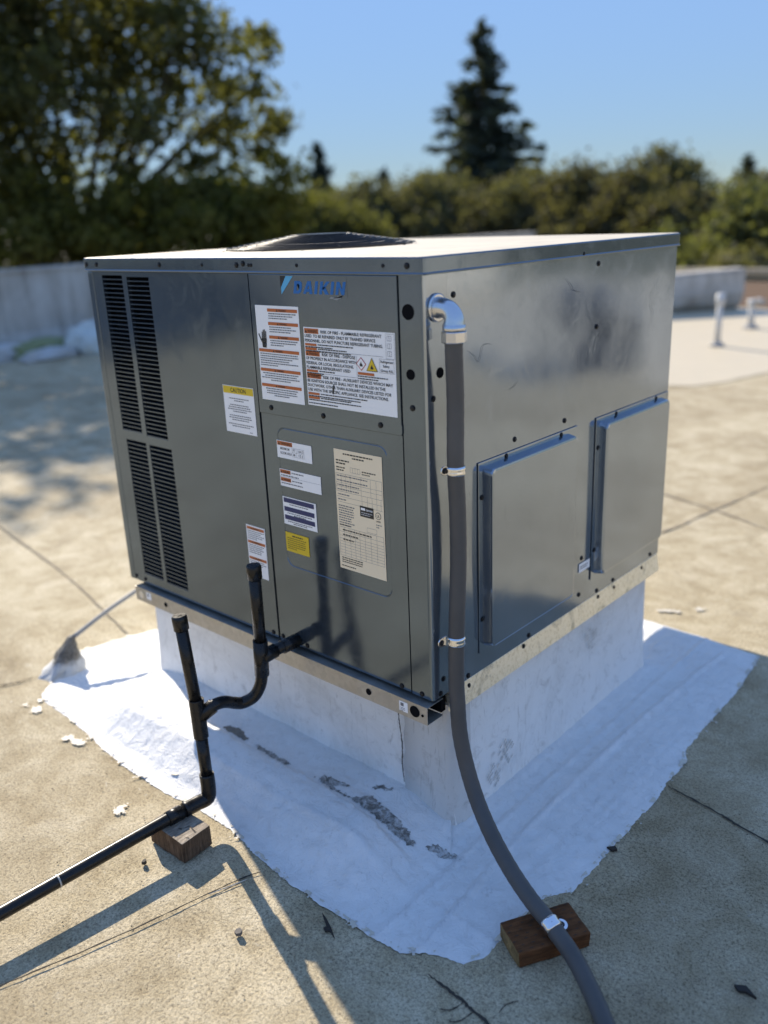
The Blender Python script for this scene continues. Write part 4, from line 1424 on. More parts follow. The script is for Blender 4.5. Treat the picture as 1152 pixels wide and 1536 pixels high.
# ------------------------------------------------------------------ labels and lettering
def plate(name, x0, x1, z0, z1, mat, y=-.0006, th=.0004, rot=0.0):
    o = upart(box(name, x0, x1, y - th, y, z0, z1, mat))
    return o
def flat(name, polys, mat, parent, y):
    """flat print: list of polygons given as (x, z) lists"""
    bm = bmesh.new()
    for pl in polys:
        bm.faces.new([bm.verts.new((x, y, z)) for x, z in pl])
    for f in bm.faces:
        f.normal_update()
        if f.normal.y > 0:
            f.normal_flip()
    me = bpy.data.meshes.new(name)
    bm.to_mesh(me); bm.free()
    return link(name, me, mat, parent)
def rect(x0, x1, z0, z1):
    return [(x0, z0), (x1, z0), (x1, z1), (x0, z1)]
def text(s, x, z, h, mat, parent, y, align='LEFT', fit=None, bold=0.0, name='printed_text', shear=0.0):
    cu = bpy.data.curves.new(name, 'FONT')
    cu.body = s
    cu.size = h * 1.4
    cu.align_x = align
    cu.offset = h * (.022 if h > .0062 else .03) if bold == 0 else bold
    cu.shear = shear
    cu.resolution_u = 2
    tmp = bpy.data.objects.new(name, cu)
    COL.objects.link(tmp)
    dg = bpy.context.evaluated_depsgraph_get()
    me = bpy.data.meshes.new_from_object(tmp.evaluated_get(dg))
    bpy.data.objects.remove(tmp)
    n = len(me.vertices)
    co = np.empty(n * 3)
    me.vertices.foreach_get('co', co)
    co = co.reshape(-1, 3)
    if fit and n:
        w = co[:, 0].max() - co[:, 0].min()
        co[:, 0] *= fit / w
    out = np.stack([co[:, 0] + x, np.full(n, y), co[:, 1] + z], axis=1)
    me.vertices.foreach_set('co', out.reshape(-1))
    me.update()
    me.materials.clear()
    me.materials.append(mat)
    me.name = name
    return link(name, me, None, parent)
def greek(parent, x0, x1, ztop, nlines, pitch, h, y, seed, mat=None, center=False, full=.75):
    """fine print too small to read: rows of word-length ink marks"""
    rnd = random.Random(seed)
    polys = []
    for i in range(nlines):
        z = ztop - i * pitch
        ln = (x1 - x0) * (rnd.uniform(full, 1) if i < nlines - 1 else rnd.uniform(.35, .8))
        xa = x0 + ((x1 - x0 - ln) / 2 if center else 0)
        xe = xa + ln
        while xa < xe - h * .6:
            w = min(xe - xa, h * rnd.uniform(.8, 3.4))
            polys.append(rect(xa, xa + w, z - h, z))
            xa += w + h * .55
    if polys:
        return flat('fine_print', polys, mat or INK_GREY, parent, y)
def warn_tri(parent, x, z, s, y):
    flat('warning_triangle', [[(x, z), (x + s, z), (x + s / 2, z + s * .9)]], INK, parent, y)

YL = -.0013          # print plane on labels stuck to panels at y = 0
# make the offset follow the panel the label sits on
LY = -.0006
LYU = -.0036         # labels on the upper access panel, which is 3 mm proud
YU = LYU - .0007
# badge
bg = upart(flat('brand_badge', [rect(-.433, -.214, 1.368, 1.4135)], GREY, None, LYU + .0002))
flat('badge_mark', [[(-.4325, 1.4125), (-.4325, 1.385), (-.4125, 1.4125)]], INK, bg, LYU - .0002)
flat('badge_mark', [[(-.430, 1.3705), (-.387, 1.413), (-.4115, 1.413), (-.430, 1.3865)]], LOGO_SKY, bg, LYU - .0002)
def logo():
    # bold italic capitals drawn as polygons on a 0..1 x 0..1 cell, sheared
    H, x0, z0 = .0285, -.3885, 1.3735
    sh = .20
    adv = {'D': .95, 'A': 1.02, 'I': .42, 'K': 1.0, 'N': 1.0}
    G_ = {
        'D': [[(0, 0), (.28, 0), (.28, 1), (0, 1)], [(.28, .76), (.28, 1), (.55, 1), (.78, .88), (.85, .5), (.78, .12), (.55, 0), (.28, 0), (.28, .24), (.46, .24), (.55, .32), (.57, .5), (.55, .68), (.46, .76)]],
        'A': [[(-.02, 0), (.27, 0), (.46, .72), (.46, 1), (.30, 1)], [(.46, .72), (.64, 0), (.95, 0), (.66, 1), (.46, 1)], [(.30, .17), (.62, .17), (.58, .38), (.36, .38)]],
        'I': [[(0, 0), (.29, 0), (.29, 1), (0, 1)]],
        'K': [[(0, 0), (.28, 0), (.28, 1), (0, 1)], [(.28, .52), (.60, 1), (.95, 1), (.56, .53), (.28, .30)], [(.42, .60), (.28, .52), (.28, .40), (.62, 0), (.98, 0), (.56, .53)]],
        'N': [[(0, 0), (.27, 0), (.27, 1), (0, 1)], [(.60, 0), (.87, 0), (.87, 1), (.60, 1)], [(.27, 1), (.27, .60), (.60, 0), (.60, .40)]],
    }
    polys = []
    x = 0
    for ch in 'DAIKIN':
        for pl in G_[ch]:
            polys.append([(x0 + (x + px + sh * pz) * H * .985, z0 + pz * H) for px, pz in pl])
        x += adv[ch] + .10
    f = (0.172) / (max(p[0] for pl in polys for p in pl) - x0)
    polys = [[(x0 + (px - x0) * f, pz) for px, pz in pl] for pl in polys]
    bm = bmesh.new()
    for pl in polys:
        fc = bm.faces.new([bm.verts.new((px, LYU - .0002, pz)) for px, pz in pl])
    bmesh.ops.triangulate(bm, faces=bm.faces[:])
    for fc in bm.faces:
        fc.normal_update()
        if fc.normal.y > 0: fc.normal_flip()
    me = bpy.data.meshes.new('brand_lettering')
    bm.to_mesh(me); bm.free()
    link('brand_lettering', me, LOGO_BLUE, bg)
logo()
bare = flat('torn_film', [[(-.272, 1.3655), (-.262, 1.369), (-.25, 1.366), (-.243, 1.371), (-.232, 1.368), (-.226, 1.373), (-.234, 1.3665), (-.247, 1.362), (-.262, 1.3645)]], simple('torn_adhesive', (.30, .31, .31), .6), bg, LYU - .0004)

# A: tall label with six orange banners and a hand symbol
A0, A1, AB, AT = -.5315, -.3765, 1.110, 1.343
la = plate('warning_label', A0, A1, AB, AT, WHITE_LBL, LYU + .0004)
bars = [(.29, 1.0, .0155), (.29, 1.0, .0475), (.29, 1.0, .080), (.02, .98, .1135), (.02, .98, .1615), (.02, .98, .2000)]
for i, (f0, f1, dz) in enumerate(bars):
    xa, xb = A0 + (A1 - A0) * f0, A0 + (A1 - A0) * f1 - .004
    zt = AT - dz + .0085
    flat('header_bar', [rect(xa, xb, zt - .0075, zt)], ORANGE_LBL, la, YU)
    cx = (xa + xb) / 2
    warn_tri(la, cx - .021, zt - .0068, .0062, YU - .0002)
    text('WARNING', cx - .012, zt - .0062, .0046, INK, la, YU - .0002, fit=.026)
    nxt = (bars[i + 1][2] - .0085) if i < 5 else .228
    n = max(2, int((nxt - dz - .004) / .0058))
    greek(la, xa + .003, xb - .003, zt - .0108, n, .0056, .0024, YU, 20 + i, center=(i > 3))
# hand with lightning symbol
hx, hz = A0 + .008, AT - .102
hand = [[(hx + .010, hz), (hx + .024, hz), (hx + .027, hz + .022), (hx + .008, hz + .022)]]
for k, (dx, l) in enumerate(((.009, .016), (.0135, .021), (.018, .022), (.0225, .018))):
    hand.append([(hx + dx, hz + .0215), (hx + dx + .0034, hz + .0215), (hx + dx + .0042, hz + .022 + l), (hx + dx + .0012, hz + .022 + l)])
hand.append([(hx + .008, hz + .012), (hx + .008, hz + .019), (hx + .000, hz + .034), (hx - .003, hz + .032)])
flat('hand_symbol', hand, INK, la, YU)
flat('bolt_symbol', [[(hx + .006, hz + .018), (hx + .020, hz + .013), (hx + .016, hz + .012), (hx + .026, hz + .006), (hx + .018, hz + .0105), (hx + .021, hz + .0125)]], WHITE_LBL, la, YU - .0002)

# B: large flammable refrigerant warning
B0, B1, BB, BT = -.363, -.079, 1.1135, 1.298
lb = plate('warning_label', B0, B1, BB, BT, WHITE_LBL, LYU + .0004)
bw = B1 - B0
def bline(s, fx0, fx1, z, h=.0070, fit=True, mat=INK):
    text(s, B0 + bw * fx0, z, h, mat, lb, YU, fit=bw * (fx1 - fx0) if fit else None)
def bhead(z, h=.0098, w=.175):
    flat('header_bar', [rect(B0 + .003, B0 + bw * w, z - .0018, z + h)], ORANGE_LBL, lb, YU)
    warn_tri(lb, B0 + .005, z - .0002, .0072, YU - .0002)
    text('WARNING', B0 + .0145, z, .0070, INK, lb, YU - .0002, fit=bw * w - .0175)
z = BT - .0125
bhead(z)
bline('RISK OF FIRE - FLAMMABLE REFRIGERANT', .20, .865, z)
bline('USED. TO BE REPAIRED ONLY BY TRAINED SERVICE', .01, .80, z - .0108)
bline('PERSONNEL. DO NOT PUNCTURE REFRIGERANT TUBING.', .01, .875, z - .0216)
def sub_rows(z, n, seed, x1=.87):
    for k in range(n):
        zz = z - k * .0098
        flat('header_bar', [rect(B0 + .003, B0 + bw * .145, zz - .0008, zz + .0048)], ORANGE_LBL, lb, YU)
        greek(lb, B0 + bw * .16, B0 + bw * x1, zz + .0038, 1, .005, .0026, YU, seed + k, INK)
        greek(lb, B0 + .003, B0 + bw * x1, zz - .0022, 1, .005, .0026, YU, seed + 7 + k, INK)
sub_rows(z - .0295, 2, 50)
z = BT - .0645
bhead(z)
bline('RISK OF FIRE - DISPOSE', .20, .575, z)
bline('OF PROPERLY IN ACCORDANCE WITH', .01, .585, z - .0108)
bline('FEDERAL OR LOCAL REGULATIONS.', .01, .555, z - .0216)
bline('FLAMMABLE REFRIGERANT USED', .01, .515, z - .0320)
sub_rows(z - .0390, 1, 60, .55)
greek(lb, B0 + .003, B0 + bw * .5, z - .0452, 1, .005, .0024, YU, 66, INK)
z = BT - .1175
bhead(z)
bline('RISK OF FIRE - AUXILIARY DEVICES WHICH MAY', .20, .965, z)
bline('BE IGNITION SOURCES SHALL NOT BE INSTALLED IN THE', .01, .885, z - .0108)
bline('DUCTWORK, OTHER THAN AUXILIARY DEVICES LISTED FOR', .01, .945, z - .0216)
bline('USE WITH THE SPECIFIC APPLIANCE. SEE INSTRUCTIONS.', .01, .915, z - .0322)
sub_rows(z - .0405, 2, 70, .86)
greek(lb, B0 + .003, B0 + bw * .84, z - .0602, 1, .005, .0026, YU, 79, INK)
# hazard pictograms: red diamond, yellow triangle, safety group box
dx, dz_ = B0 + bw * .640, BT - .0735
def ring_poly(pts, k):
    c = (sum(p[0] for p in pts) / len(pts), sum(p[1] for p in pts) / len(pts))
    return [(c[0] + (p[0] - c[0]) * k, c[1] + (p[1] - c[1]) * k) for p in pts]
dia = [(dx, dz_ - .0155), (dx + .0155, dz_), (dx, dz_ + .0155), (dx - .0155, dz_)]
flat('hazard_diamond', [dia], RED_INK, lb, YU)
flat('hazard_diamond', [ring_poly(dia, .84)], WHITE_LBL, lb, YU - .0002)
def flame(cx, cz, s, y):
    flat('flame_symbol', [[(cx - .55 * s, cz - .6 * s), (cx + .55 * s, cz - .6 * s), (cx + .62 * s, cz - .05 * s), (cx + .25 * s, cz + .25 * s), (cx + .05 * s, cz + .9 * s), (cx - .25 * s, cz + .35 * s), (cx - .60 * s, cz - .02 * s)]], INK, lb, y)
flame(dx, dz_ - .001, .0075, YU - .0004)
tx = B0 + bw * .755
tri = [(tx - .0175, dz_ - .0145), (tx + .0175, dz_ - .0145), (tx, dz_ + .0165)]
flat('hazard_triangle', [tri], INK, lb, YU)
flat('hazard_triangle', [ring_poly(tri, .86)], YEL_LBL, lb, YU - .0002)
flame(tx, dz_ - .0055, .0072, YU - .0004)
bx0, bx1 = B0 + bw * .835, B0 + bw * .985
def outline(name, x0, x1, z0, z1, t, mat, parent, y):
    flat(name, [rect(x0, x1, z1 - t, z1), rect(x0, x1, z0, z0 + t), rect(x0, x0 + t, z0 + t, z1 - t), rect(x1 - t, x1, z0 + t, z1 - t)], mat, parent, y)
outline('box_outline', bx0, bx1, dz_ - .0155, dz_ + .0155, .0006, INK_GREY, lb, YU)
text('Refrigerant', bx0 + .003, dz_ + .0070, .0052, INK, lb, YU, fit=bx1 - bx0 - .006)
text('Safety', bx0 + .010, dz_ - .0025, .0052, INK, lb, YU, fit=(bx1 - bx0) * .45)
text('Group A2L', bx0 + .003, dz_ - .0125, .0052, INK, lb, YU, fit=bx1 - bx0 - .006)
flat('header_bar', [rect(B0 + bw * .60, B0 + bw * .775, dz_ - .0245, dz_ - .0185)], ORANGE_LBL, lb, YU)
greek(lb, B0 + bw * .60, B0 + bw * .97, dz_ - .0265, 2, .0055, .0026, YU, 81, INK)
# small booklet symbols in the right margin
for k in range(3):
    zc = BT - .012 - k * .0165
    outline('symbol_box', B1 - .022, B1 - .010, zc - .006, zc + .005, .0007, INK_GREY, lb, YU)
    flat('symbol_box', [rect(B1 - .0164, B1 - .0156, zc - .0055, zc + .0045)], INK_GREY, lb, YU)
outline('box_outline', B1 - .0265, B1 - .0018, BT - .057, BT - .003, .0006, INK_GREY, lb, YU)
for zz in (BT - .0535, BT - .1065):
    flat('rule_line', [rect(B0 + .002, B0 + bw * (.88 if zz > BT - .08 else .585), zz, zz + .0006)], INK_GREY, lb, YU)
flat('rule_line', [rect(B0 + bw * .59, B0 + bw * .59 + .0006, BT - .108, BT - .056)], INK_GREY, lb, YU)
# scorch-like black mark where the label is damaged
flat('black_mark', [[(B0 + bw * .305, BT - .152), (B0 + bw * .318, BT - .150), (B0 + bw * .322, BT - .139), (B0 + bw * .330, BT - .131), (B0 + bw * .316, BT - .128), (B0 + bw * .312, BT - .137), (B0 + bw * .302, BT - .141)]], INK, lb, YU - .0004)

# C: caution label on the louvred panel
C0, C1, CB, CT = -.694, -.5695, 1.006, 1.1315
lc = plate('caution_label', C0, C1, CB, CT, WHITE_LBL, LY)
flat('header_bar', [rect(C0 + .0015, C1 - .0015, CT - .0205, CT - .0015)], YEL_LBL, lc, YL)
text('CAUTION', C0 + .031, CT - .0165, .0112, INK, lc, YL - .0002, fit=.062)
cap_lines = [4, 5, 4, 3]
zz = CT - .032
for i, nl in enumerate((2, 4, 3, 2)):
    greek(lc, C0 + .010, C1 - .010, zz, nl, .0058, .0026, YL, 90 + i, INK_GREY, True, .7)
    zz -= nl * .0058 + .0055
greek(lc, C1 - .028, C1 - .006, CB + .007, 1, .005, .002, YL, 99)
# D: narrow label lower left
D0, D1, DB, DT = -.652, -.574, .597, .748
ld = plate('warning_label', D0, D1, DB, DT, WHITE_LBL, LY)
for i, dz in enumerate((.004, .045, .093)):
    flat('header_bar', [rect(D0 + .003, D1 - .003, DT - dz - .008, DT - dz)], ORANGE_LBL, ld, YL)
    warn_tri(ld, D0 + .018, DT - dz - .007, .0062, YL - .0002)
    text('WARNING', D0 + .027, DT - dz - .0065, .005, INK, ld, YL - .0002, fit=.028)
    greek(ld, D0 + .005, D1 - .004, DT - dz - .0115, 5 if i < 2 else 4, .0056, .0024, YL, 110 + i)
# E: minimum room area
E0, E1, EB, ET = -.4945, -.367, .9625, 1.008
le = plate('warning_label', E0, E1, EB, ET, WHITE_LBL, LY)
flat('header_bar', [rect(E0 + .002, E0 + .058, ET - .0125, ET - .0015)], ORANGE_LBL, le, YL)
warn_tri(le, E0 + .005, ET - .0112, .008, YL - .0002)
text('WARNING', E0 + .016, ET - .0105, .0072, INK, le, YL - .0002, fit=.040)
text('MINIMUM', E0 + .012, ET - .0235, .0068, INK_GREY, le, YL, fit=.034)
text('ROOM AREA', E0 + .012, ET - .0350, .0068, INK_GREY, le, YL, fit=.042)
text('FT', E0 + .059, ET - .0235, .0066, INK_GREY, le, YL)
text('M', E0 + .060, ET - .0350, .0066, INK_GREY, le, YL)
text('164.5', E0 + .076, ET - .0235, .0066, INK_GREY, le, YL, fit=.020)
text('15.3', E0 + .078, ET - .0350, .0066, INK_GREY, le, YL, fit=.016)
outline('box_outline', E0 + .056, E0 + .100, ET - .0375, ET - .0145, .0005, INK_GREY, le, YL)
flat('rule_line', [rect(E0 + .056, E0 + .100, ET - .0262, ET - .0257), rect(E0 + .0725, E0 + .073, ET - .037, ET - .015)], INK_GREY, le, YL)
# F: two small warnings
F0, F1, FB, FT = -.4915, -.341, .887, .933
lf = plate('warning_label', F0, F1, FB, FT, WHITE_LBL, LY)
for i, dz in enumerate((.0015, .0225)):
    flat('header_bar', [rect(F0 + .002, F0 + .041, FT - dz - .010, FT - dz)], ORANGE_LBL, lf, YL)
    warn_tri(lf, F0 + .004, FT - dz - .009, .007, YL - .0002)
    text('WARNING', F0 + .0125, FT - dz - .0082, .0058, INK, lf, YL - .0002, fit=.027)
    greek(lf, F0 + .045, F1 - .030, FT - dz - .0038, 1, .005, .003, YL, 130 + i, INK_GREY, full=.95)
    greek(lf, F0 + .004, F1 - .024, FT - dz - .0135, 1, .005, .003, YL, 134 + i, INK_GREY, full=.95)
flat('rule_line', [rect(F0 + .001, F1 - .001, FT - .0205, FT - .0200)], INK_GREY, lf, YL)
# G: white label with three navy bars
G0, G1, GB, GT = -.489, -.365, .783, .8585
lg = plate('notice_label', G0, G1, GB, GT, WHITE_LBL, LY)
for i, dz in enumerate((.0025, .0265, .0495)):
    flat('header_bar', [rect(G0 + .004, G1 - .007, GT - dz - .0125, GT - dz)], NAVY_LBL, lg, YL)
    greek(lg, G0 + .010, G1 - .012, GT - dz - .0155, 1 if i == 0 else 2, .0048, .0026, YL, 140 + i, INK_GREY, True, .8)
# H: yellow label
H0, H1, HB, HT = -.4885, -.401, .707, .7605
lh = plate('notice_label', H0, H1, HB, HT, YEL_LBL, LY)
greek(lh, H0 + .018, H1 - .014, HT - .0065, 1, .005, .0036, YL, 150, INK, True, .9)
greek(lh, H0 + .006, H1 - .006, HT - .0140, 6, .0058, .0026, YL, 151, simple('brown_ink', (.22, .15, .01), .5), False, .85)
# I: cream rating plate
I0, I1, IB, IT = -.289, -.1345, .707, 1.0145
li = plate('rating_plate', I0, I1, IB, IT, CREAM_LBL, LY)
iw = I1 - I0
greek(li, I0 + .028, I1 - .025, IT - .008, 2, .0075, .0034, YL, 160, INK, True, .95)
greek(li, I0 + .006, I0 + .055, IT - .0255, 2, .0070, .0034, YL, 161, INK)
greek(li, I0 + .006, I0 + .045, IT - .0430, 2, .0065, .0030, YL, 162, INK)
outline('box_outline', I0 + .052, I0 + .084, IT - .053, IT - .040, .0005, INK_GREY, li, YL)
flat('rule_line', [rect(I0 + .052 + .008 * k, I0 + .0525 + .008 * k, IT - .053, IT - .040) for k in range(1, 4)], INK_GREY, li, YL)
greek(li, I0 + .090, I1 - .015, IT - .044, 2, .006, .0028, YL, 163, INK)
def table(x0, x1, z0, z1, cols, rows, t=.00055):
    pl = []
    for c in cols: pl.append(rect(x0 + (x1 - x0) * c - t / 2, x0 + (x1 - x0) * c + t / 2, z0, z1))
    for r_ in rows: pl.append(rect(x0, x1, z0 + (z1 - z0) * r_ - t / 2, z0 + (z1 - z0) * r_ + t / 2))
    flat('table_grid', pl, INK_GREY, li, YL)
table(I0 + .003, I1 - .003, IT - .105, IT - .060, (0, .12, .22, .32, .55, .76, .88, 1), (0, .28, .5, 1))
table(I0 + .003, I1 - .003, IT - .132, IT - .105, (.56, .68, .78, .88, .97), (.5, .0))
for k in range(4):
    greek(li, I0 + .006, I1 - .006, IT - .064 - k * .0115, 1, .005, .0028, YL, 170 + k, INK_GREY)
greek(li, I0 + .006, I0 + .080, IT - .111, 1, .006, .0028, YL, 175, INK_GREY)
greek(li, I0 + .006, I0 + .080, IT - .124, 1, .006, .0028, YL, 176, INK_GREY)
greek(li, I0 + .006, I0 + .060, IT - .140, 9, .0062, .0028, YL, 177, INK_GREY)
flat('certified_mark', [rect(I0 + .078, I0 + .122, IT - .157, IT - .130)], INK, li, YL)
text('CERTIFIED', I0 + .097, IT - .1405, .0042, WHITE_LBL, li, YL - .0002, fit=.022)
flat('certified_mark', [rect(I0 + .081, I0 + .095, IT - .1405, IT - .1345)], WHITE_LBL, li, YL - .0002)
greek(li, I0 + .082, I0 + .118, IT - .1455, 2, .0050, .0020, YL - .0002, 178, simple('grey_print', (.5, .5, .5), .5))
def circle(name, cx, cz, r, mat, parent, y, n=24):
    flat(name, [[(cx + r * math.cos(2 * math.pi * k / n), cz + r * math.sin(2 * math.pi * k / n)) for k in range(n)]], mat, parent, y)
circle('listing_mark', I1 - .018, IT - .146, .0090, INK, li, YL)
circle('listing_mark', I1 - .018, IT - .146, .0076, CREAM_LBL, li, YL - .0002)
text('UL', I1 - .0228, IT - .1495, .0068, INK, li, YL - .0004, fit=.0096)
text('LISTED', I1 - .0255, IT - .1615, .0034, INK, li, YL, fit=.015)
greek(li, I1 - .026, I1 - .008, IT - .168, 2, .006, .0022, YL, 179)
greek(li, I0 + .006, I0 + .095, IT - .190, 1, .006, .0028, YL, 180, INK_GREY)
outline('box_outline', I0 + .098, I0 + .130, IT - .194, IT - .182, .0005, INK_GREY, li, YL)
table(I0 + .004, I1 - .004, IT - .272, IT - .197, (0, .12, .25, .36, .47, .59, .72, .85, 1), (0, .1, .2, .3, .4, .5, .6, .7, .84, 1))
for k in range(3):
    greek(li, I0 + .016, I1 - .008 - .03 * k, IT - .202 - k * .0125, 1, .005, .0034, YL, 185 + k, INK)
greek(li, I0 + .008, I0 + .100, IT - .2765, 3, .0056, .0026, YL, 190, INK)
greek(li, I0 + .006, I0 + .075, IT - .298, 1, .005, .0026, YL, 191, INK)
# small stickers on the rail and by the second duct cover
rs = plate('rail_sticker', -.0905, -.0635, .3825, .4095, WHITE_LBL, -.0222)
greek(rs, -.087, -.068, .393, 3, .004, .0018, -.0230, 200)
flat('sticker_mark', [rect(-.086, -.076, .397, .406)], INK_GREY, rs, -.0230)
rs2 = plate('rail_sticker', -1.176, -1.150, .388, .412, WHITE_LBL, -.0222)
flat('sticker_mark', [rect(-1.169, -1.162, .398, .408)], INK_GREY, rs2, -.0230)
ss = upart(box('serial_sticker', .0020, .0024, .676, .738, .533, .560, WHITE_LBL))
bm = bmesh.new()
rnd = random.Random(8)
for k in range(2):
    yy = .682
    while yy < .722:
        w = rnd.uniform(.003, .008)
        q = [(.0029, yy, .545 + k * .006 - .003), (.0029, yy + w, .545 + k * .006 - .003), (.0029, yy + w, .545 + k * .006), (.0029, yy, .545 + k * .006)]
        bm.faces.new([bm.verts.new(p) for p in q])
        yy += w + .002
link('fine_print', to_mesh(bm, 'fine_print'), INK_GREY, ss)

# ------------------------------------------------------------------ black condensate drain with trap and two clean-outs
drain = empty('condensate_drain', (0, 0, 0))
tag(drain, 'black painted drain pipe with trap and two capped risers, in front of the unit', 'drain pipe')
PR, FR = .0162, .0198
T1 = Vector((-.553, -.293, .316))
EL = Vector((-.533, -.302, .079))
TOP1 = Vector((-.585, -.293, .600))
T2 = Vector((-.488, -.12, .438))
TOP2 = Vector((-.485, -.12, .705))
tube('pipe', [(-.720, -2.3, .050), (-.655, -1.60, .056), (-.596, -.95, .066), (-.5874, -.8568, .067), (-.5515, -.42, .0785), (-.545, -.345, .079)], PR, PIPE, drain)
tube('coupling', [(-.5515, -.425, .0783), (-.5485, -.385, .0788)], FR * .98, PIPE, drain)
tube('pale_joint_line', [(-.5760, -.7205, .0705), (-.5757, -.7165, .0706)], PR + .0006, CHIP_W, drain)
ax = (T1 - EL).normalized()
tube('elbow', catmull([(-.5475, -.375, .0788), (-.544, -.335, .079), (-.537, -.306, .083), EL + ax * .035, EL + ax * .075], 6), FR, PIPE, drain)
tube('pipe', [EL + ax * .06, T1 - ax * .05], PR, PIPE, drain)
tube('tee', [T1 - ax * .056, T1 - ax * .054, T1 + ax * .050, T1 + ax * .052], FR, PIPE, drain)
ax1 = (TOP1 - T1).normalized()
tube('riser', [T1 + ax1 * .04, TOP1 - ax1 * .012], PR, PIPE, drain)
cp1 = tube('end_cap', [TOP1 - ax1 * .038, TOP1 - ax1 * .004, TOP1], [FR, FR, FR * .88], PIPE, drain, 20)
# trap between the two tees
trap = catmull([T2 + Vector((-.004, 0, -.035)), (-.494, -.12, .383), (-.500, -.125, .351), (-.511, -.140, .322), (-.530, -.165, .308), (-.534, -.19, .318), (-.531, -.222, .337), (-.530, -.252, .344), (-.541, -.275, .332), T1 + Vector((.004, .006, .006))], 8)
tube('trap', trap, PR * 1.02, PIPE, drain)
tube('tee_branch', [T1, T1 + Vector((.018, .036, .024)), T1 + Vector((.0185, .037, .0245))], FR, PIPE, drain)
tube('tee', [T2 + Vector((-.0045, 0, -.052)), T2 + Vector((.001, 0, .052))], FR, PIPE, drain)
tube('tee_branch', [T2, (-.4835, -.075, .443)], FR, PIPE, drain)
tube('pipe', [(-.4845, -.08, .4425), (-.474, .004, .447)], PR, PIPE, drain)
tube('coupling', [(-.481, -.052, .4435), (-.4752, -.006, .4465)], FR * .97, PIPE, drain)
tube('riser', [T2 + Vector((.001, 0, .04)), TOP2 - Vector((0, 0, .012))], PR, PIPE, drain)
tube('end_cap', [TOP2 - Vector((0, 0, .038)), TOP2 - Vector((0, 0, .004)), TOP2], [FR, FR, FR * .88], PIPE, drain, 20)

# ------------------------------------------------------------------ timber blocks
def block(name, c, ang, lx, ly, h, mat, label, endmat=None, seed=0, topmat=None):
    bm = box_bm(-lx / 2, lx / 2, -ly / 2, ly / 2, 0, h, .004, 2)
    bmesh.ops.subdivide_edges(bm, edges=[e for e in bm.edges if e.calc_length() > .03], cuts=6, use_grid_fill=True)
    for v in bm.verts:
        q = v.co
        q += Vector((noise.noise(q * 30 + Vector((seed, 0, 0))), noise.noise(q * 30 + Vector((0, seed, 0))), 0.6 * noise.noise(q * 30 + Vector((0, 0, seed))))) * .0022
    me = to_mesh(bm, name)
    me.materials.append(mat)
    me.materials.append(endmat or mat)
    for f in me.polygons:
        f.material_index = 1 if abs(f.normal.x) > .8 else (2 if topmat and f.normal.z > .8 else 0)
    if topmat:
        me.materials.append(topmat)
    o = link(name, me, None, None, c)
    o.rotation_euler = (0, 0, ang)
    tag(o, label, 'wood block')
    return o
wb1 = block('wood_block', (-.531, -.405, .003), R(2), .140, .090, .060, WOOD_OLD, 'weathered brown timber block under the black drain pipe', WOOD_OLD, 1, WOOD_TOP)
# splits and a torn splinter on its top
bm = bmesh.new()
for (a, b2, w) in (((.062, .004), (.030, .010), .0026), ((.030, .010), (.024, -.010), .0020), ((.024, -.010), (.012, -.014), .0030), ((.066, -.02), (.052, -.026), .0016), ((-.05, .03), (-.02, .024), .0016)):
    A, B = Vector((*a, .0615)), Vector((*b2, .0615))
    t = (B - A).normalized(); s = Vector((-t.y, t.x, 0)) * w
    bm.faces.new([bm.verts.new(p) for p in (A - s * .4, A + s, (A + B) / 2 + s * .6, B, (A + B) / 2 - s * .5)])
link('wood_split', to_mesh(bm, 'wood_split'), SEAM, wb1)
wb2 = block('wood_block', (.372, -.089, .003), R(60), .172, .096, .039, WOOD_RED, 'reddish treated timber block under the grey conduit', WOOD_END, 2)
bm = bmesh.new()
rnd = random.Random(5)
for j in range(7):
    for i in range(7):
        u = -.080 + i * .026 + (.013 if j % 2 else 0) + rnd.uniform(-.002, .002)
        v = -.042 + j * .014 + rnd.uniform(-.001, .001)
        if u > .082: continue
        bm.faces.new([bm.verts.new((u + a, v + b2, .0404)) for a, b2 in ((-.006, 0), (0, -.0012), (.006, 0), (0, .0012))])
o = link('incision_marks', to_mesh(bm, 'incision_marks'), SEAM, wb2)
o['kind'] = 'stuff'

# ------------------------------------------------------------------ grey flexible conduit with its elbow connector
cond = empty('flexible_conduit', (0, 0, 0))
tag(cond, 'grey flexible electrical conduit hanging from the elbow on the right face to the roof', 'conduit')
CP = [(.047, .0400, 1.300), (.046, .0400, 1.26), (.042, .0480, 1.156), (.040, .0480, 1.01), (.037, .0570, .90), (.036, .0580, .77), (.037, .0460, .60), (.038, .0420, .47), (.040, .042, .427), (.045, .0435, .336), (.066, .0415, .252), (.112, .0228, .181), (.183, -.016, .1395), (.258, -.050, .106), (.325, -.0735, .0805), (.385, -.092, .0645), (.474, -.129, .043), (.575, -.201, .0245), (.66, -.285, .022), (.80, -.45, .022), (1.0, -.75, .022), (1.4, -1.5, .022)]
CR = .0192
cpts = catmull(CP, 10)
# fine ribbing of the jacket is modelled as a tiny radius ripple
tube('hose', cpts, [CR + .0003 * math.sin(i * 2.1) for i in range(len(cpts))], CONDUIT, cond, 24)
